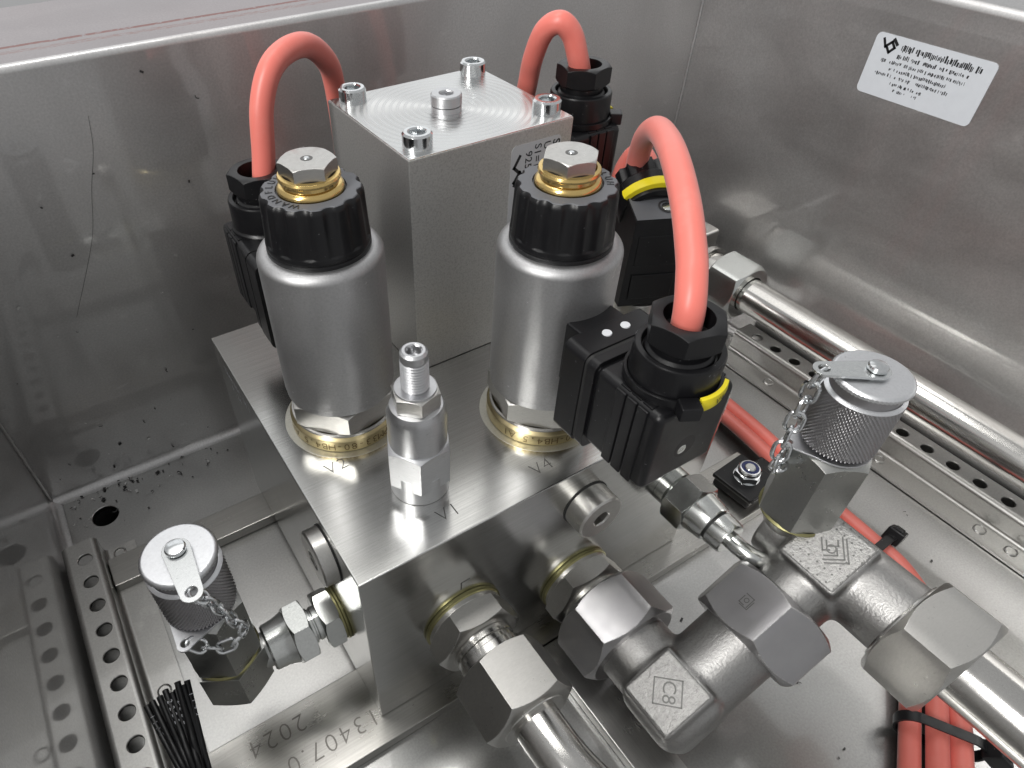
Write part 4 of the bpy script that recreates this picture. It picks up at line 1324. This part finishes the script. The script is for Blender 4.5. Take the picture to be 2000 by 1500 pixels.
# ------------------------------------------------------------------ bundle of black wires
wb = thing("wire_bundle", "bundle of thin black numbered wires standing up at the lower left edge", "wire bundle", T(-74, 10, ZF))
tips = [(-82.4, 37.5, -70), (-79.6, 36.5, -67), (-76.3, 35.8, -65), (-73.6, 36.6, -64), (-71.6, 34.4, -64.5), (-70.0, 35.2, -65.2), (-68.2, 35.6, -61), (-66.6, 33.8, -62), (-65.0, 35.0, -62.5), (-75.0, 33.0, -66), (-72.8, 33.0, -66), (-69.0, 32.4, -65), (-78.0, 34.2, -69)]
foot = Vector((-73.0, 2.0, -74.0))
for i, tp in enumerate(tips):
    tp = Vector(tp)
    base = foot + Vector(((tp.x + 73) * 0.42, random.uniform(-2.5, 2.5), random.uniform(-3, 3)))
    low = base + (base - tp).normalized() * 30 + Vector((0, 0, -18))
    P = spline([tp, tp.lerp(base, 0.5) + Vector((random.uniform(-.4, .4), 0, 0.3)), base, low], 8)
    g = G(); g.tube([p - Vector((-74, 10, ZF)) for p in P], 1.25, 14)
    w_ = obj("wire", g, M['black'], wb)
    if i in (0, 3, 5, 8):
        vs, fs = text_geo("2-2-2-2" if i % 2 else "1 1 7 4", 2.7, 0, 1.2)
        d = (base - tp).normalized()
        cdir = (Vector((-37.3, -117.8, 201)) - tp).normalized()
        n_ = (cdir - d * cdir.dot(d)).normalized()
        s_ = n_.cross(d)
        mid = tp + d * 9.5 - Vector((-74, 10, ZF)) + n_ * 1.33
        g = G(); g.add([v for v in vs], fs, Matrix(((d.x, s_.x, n_.x, mid.x), (d.y, s_.y, n_.y, mid.y), (d.z, s_.z, n_.z, mid.z), (0, 0, 0, 1))))
        obj("wire_print", g, M['wink'], w_)

# ------------------------------------------------------------------ sticker on the right wall
sk = thing("wall_sticker", "pale rectangular sticker with smeared black print on the right wall", "sticker", T(XR, 66.2, 77.6) @ Matrix(((0, 0, -1, 0), (-1, 0, 0, 0), (0, 1, 0, 0), (0, 0, 0, 1))))
g = G(); g.extrude(rrect(62.2, 29.4, 2.6), 0.05, 0.3)
obj("film", g, M['sticker'], sk)
g = G()
rnd = random.Random(3)
def smear_row(x0, x1, y, h, dens, fat):
    x = x0
    while x < x1:
        w_ = rnd.uniform(0.3, 1.0) * fat
        if rnd.random() < dens:
            hh = h * rnd.uniform(0.45, 1.0); yo = rnd.uniform(-0.15, 0.15) * h; sl = rnd.uniform(-0.2, 0.2)
            g.add([(x, y - hh / 2 + yo, 0.34), (x + w_, y - hh / 2 + yo + rnd.uniform(-.2, .2), 0.34), (x + w_ + sl, y + hh / 2 + yo, 0.34), (x + sl * 0.6, y + hh / 2 + yo + rnd.uniform(-.2, .2), 0.34)], [(0, 1, 2, 3)])
        x += w_ + rnd.uniform(0.05, 0.5)
smear_row(-16.0, 24.5, 10.0, 3.4, 0.92, 1.0)
smear_row(-16.5, 21.0, 6.0, 2.2, 0.8, 0.8)
smear_row(-24.0, 20.5, 2.6, 1.9, 0.85, 0.7)
smear_row(-18.0, 12.5, -0.6, 1.9, 0.85, 0.7)
smear_row(-24.5, 15.0, -3.6, 1.7, 0.75, 0.7)
smear_row(-14.5, 3.0, -7.0, 1.7, 0.8, 0.7)
smear_row(-11.5, 3.0, -9.6, 1.4, 0.6, 0.6)
poly_line(g, [(-26.5, 12.0), (-24.6, 8.8), (-21.8, 11.6), (-19.6, 9.2), (-21.8, 6.6), (-23.6, 8.6)], 1.3, 0.35)
poly_line(g, [(-21.0, 12.8), (-19.0, 11.0)], 1.5, 0.36)
obj("smeared_print", g, M['ink'], sk)

# ------------------------------------------------------------------ drilling chips lying about
def chips(name, mat, n, seed, label):
    r = random.Random(seed); g = G()
    for k in range(n):
        u_ = r.random()
        if u_ < 0.45:                            # on the back wall
            p = Vector((r.uniform(-100, 90), YB - 0.4, r.uniform(-112, 105) if r.random() < 0.6 else r.uniform(-114, -70)))
            fr = Matrix(((1, 0, 0), (0, 0, -1), (0, 1, 0)))
        elif u_ < 0.85:                          # corner of the floor
            p = Vector((min(60, -100 + abs(r.gauss(0, 45))), YB - 3 - abs(r.gauss(0, 14)), ZF + 0.5)); fr = Matrix.Identity(3)
        else:
            p = Vector((r.uniform(110, 320), r.uniform(-120, -20), ZF + 0.5)); fr = Matrix.Identity(3)
        s_ = r.uniform(0.25, 0.9) * (1.6 if r.random() < 0.15 else 1)
        a0 = r.uniform(0, 6.28); cv = r.uniform(0.5, 2.6)
        if r.random() < 0.5:
            pts_ = [p + fr @ Vector((s_ * 1.4 * math.cos(a0 + cv * t / 4), s_ * 1.4 * math.sin(a0 + cv * t / 4), 0.25 * s_ + 0.15 * t * s_ * (t % 2))) for t in range(5)]
            g.tube(pts_, s_ * 0.26, 5)
        else:
            g.box(-s_, s_, -s_ * 0.6, s_ * 0.6, 0, s_ * 0.4, Matrix.Translation(p) @ fr.to_4x4() @ Rz(a0))
    o = obj(name, g, M[mat]); tag(o, label, "chips", None, "stuff")
chips("dark_chips", 'chipd', 95, 11, "dark drilling chips scattered on the back wall and floor corner")
chips("bright_chips", 'chipb', 40, 5, "bright metal chips scattered on the back wall and floor corner")
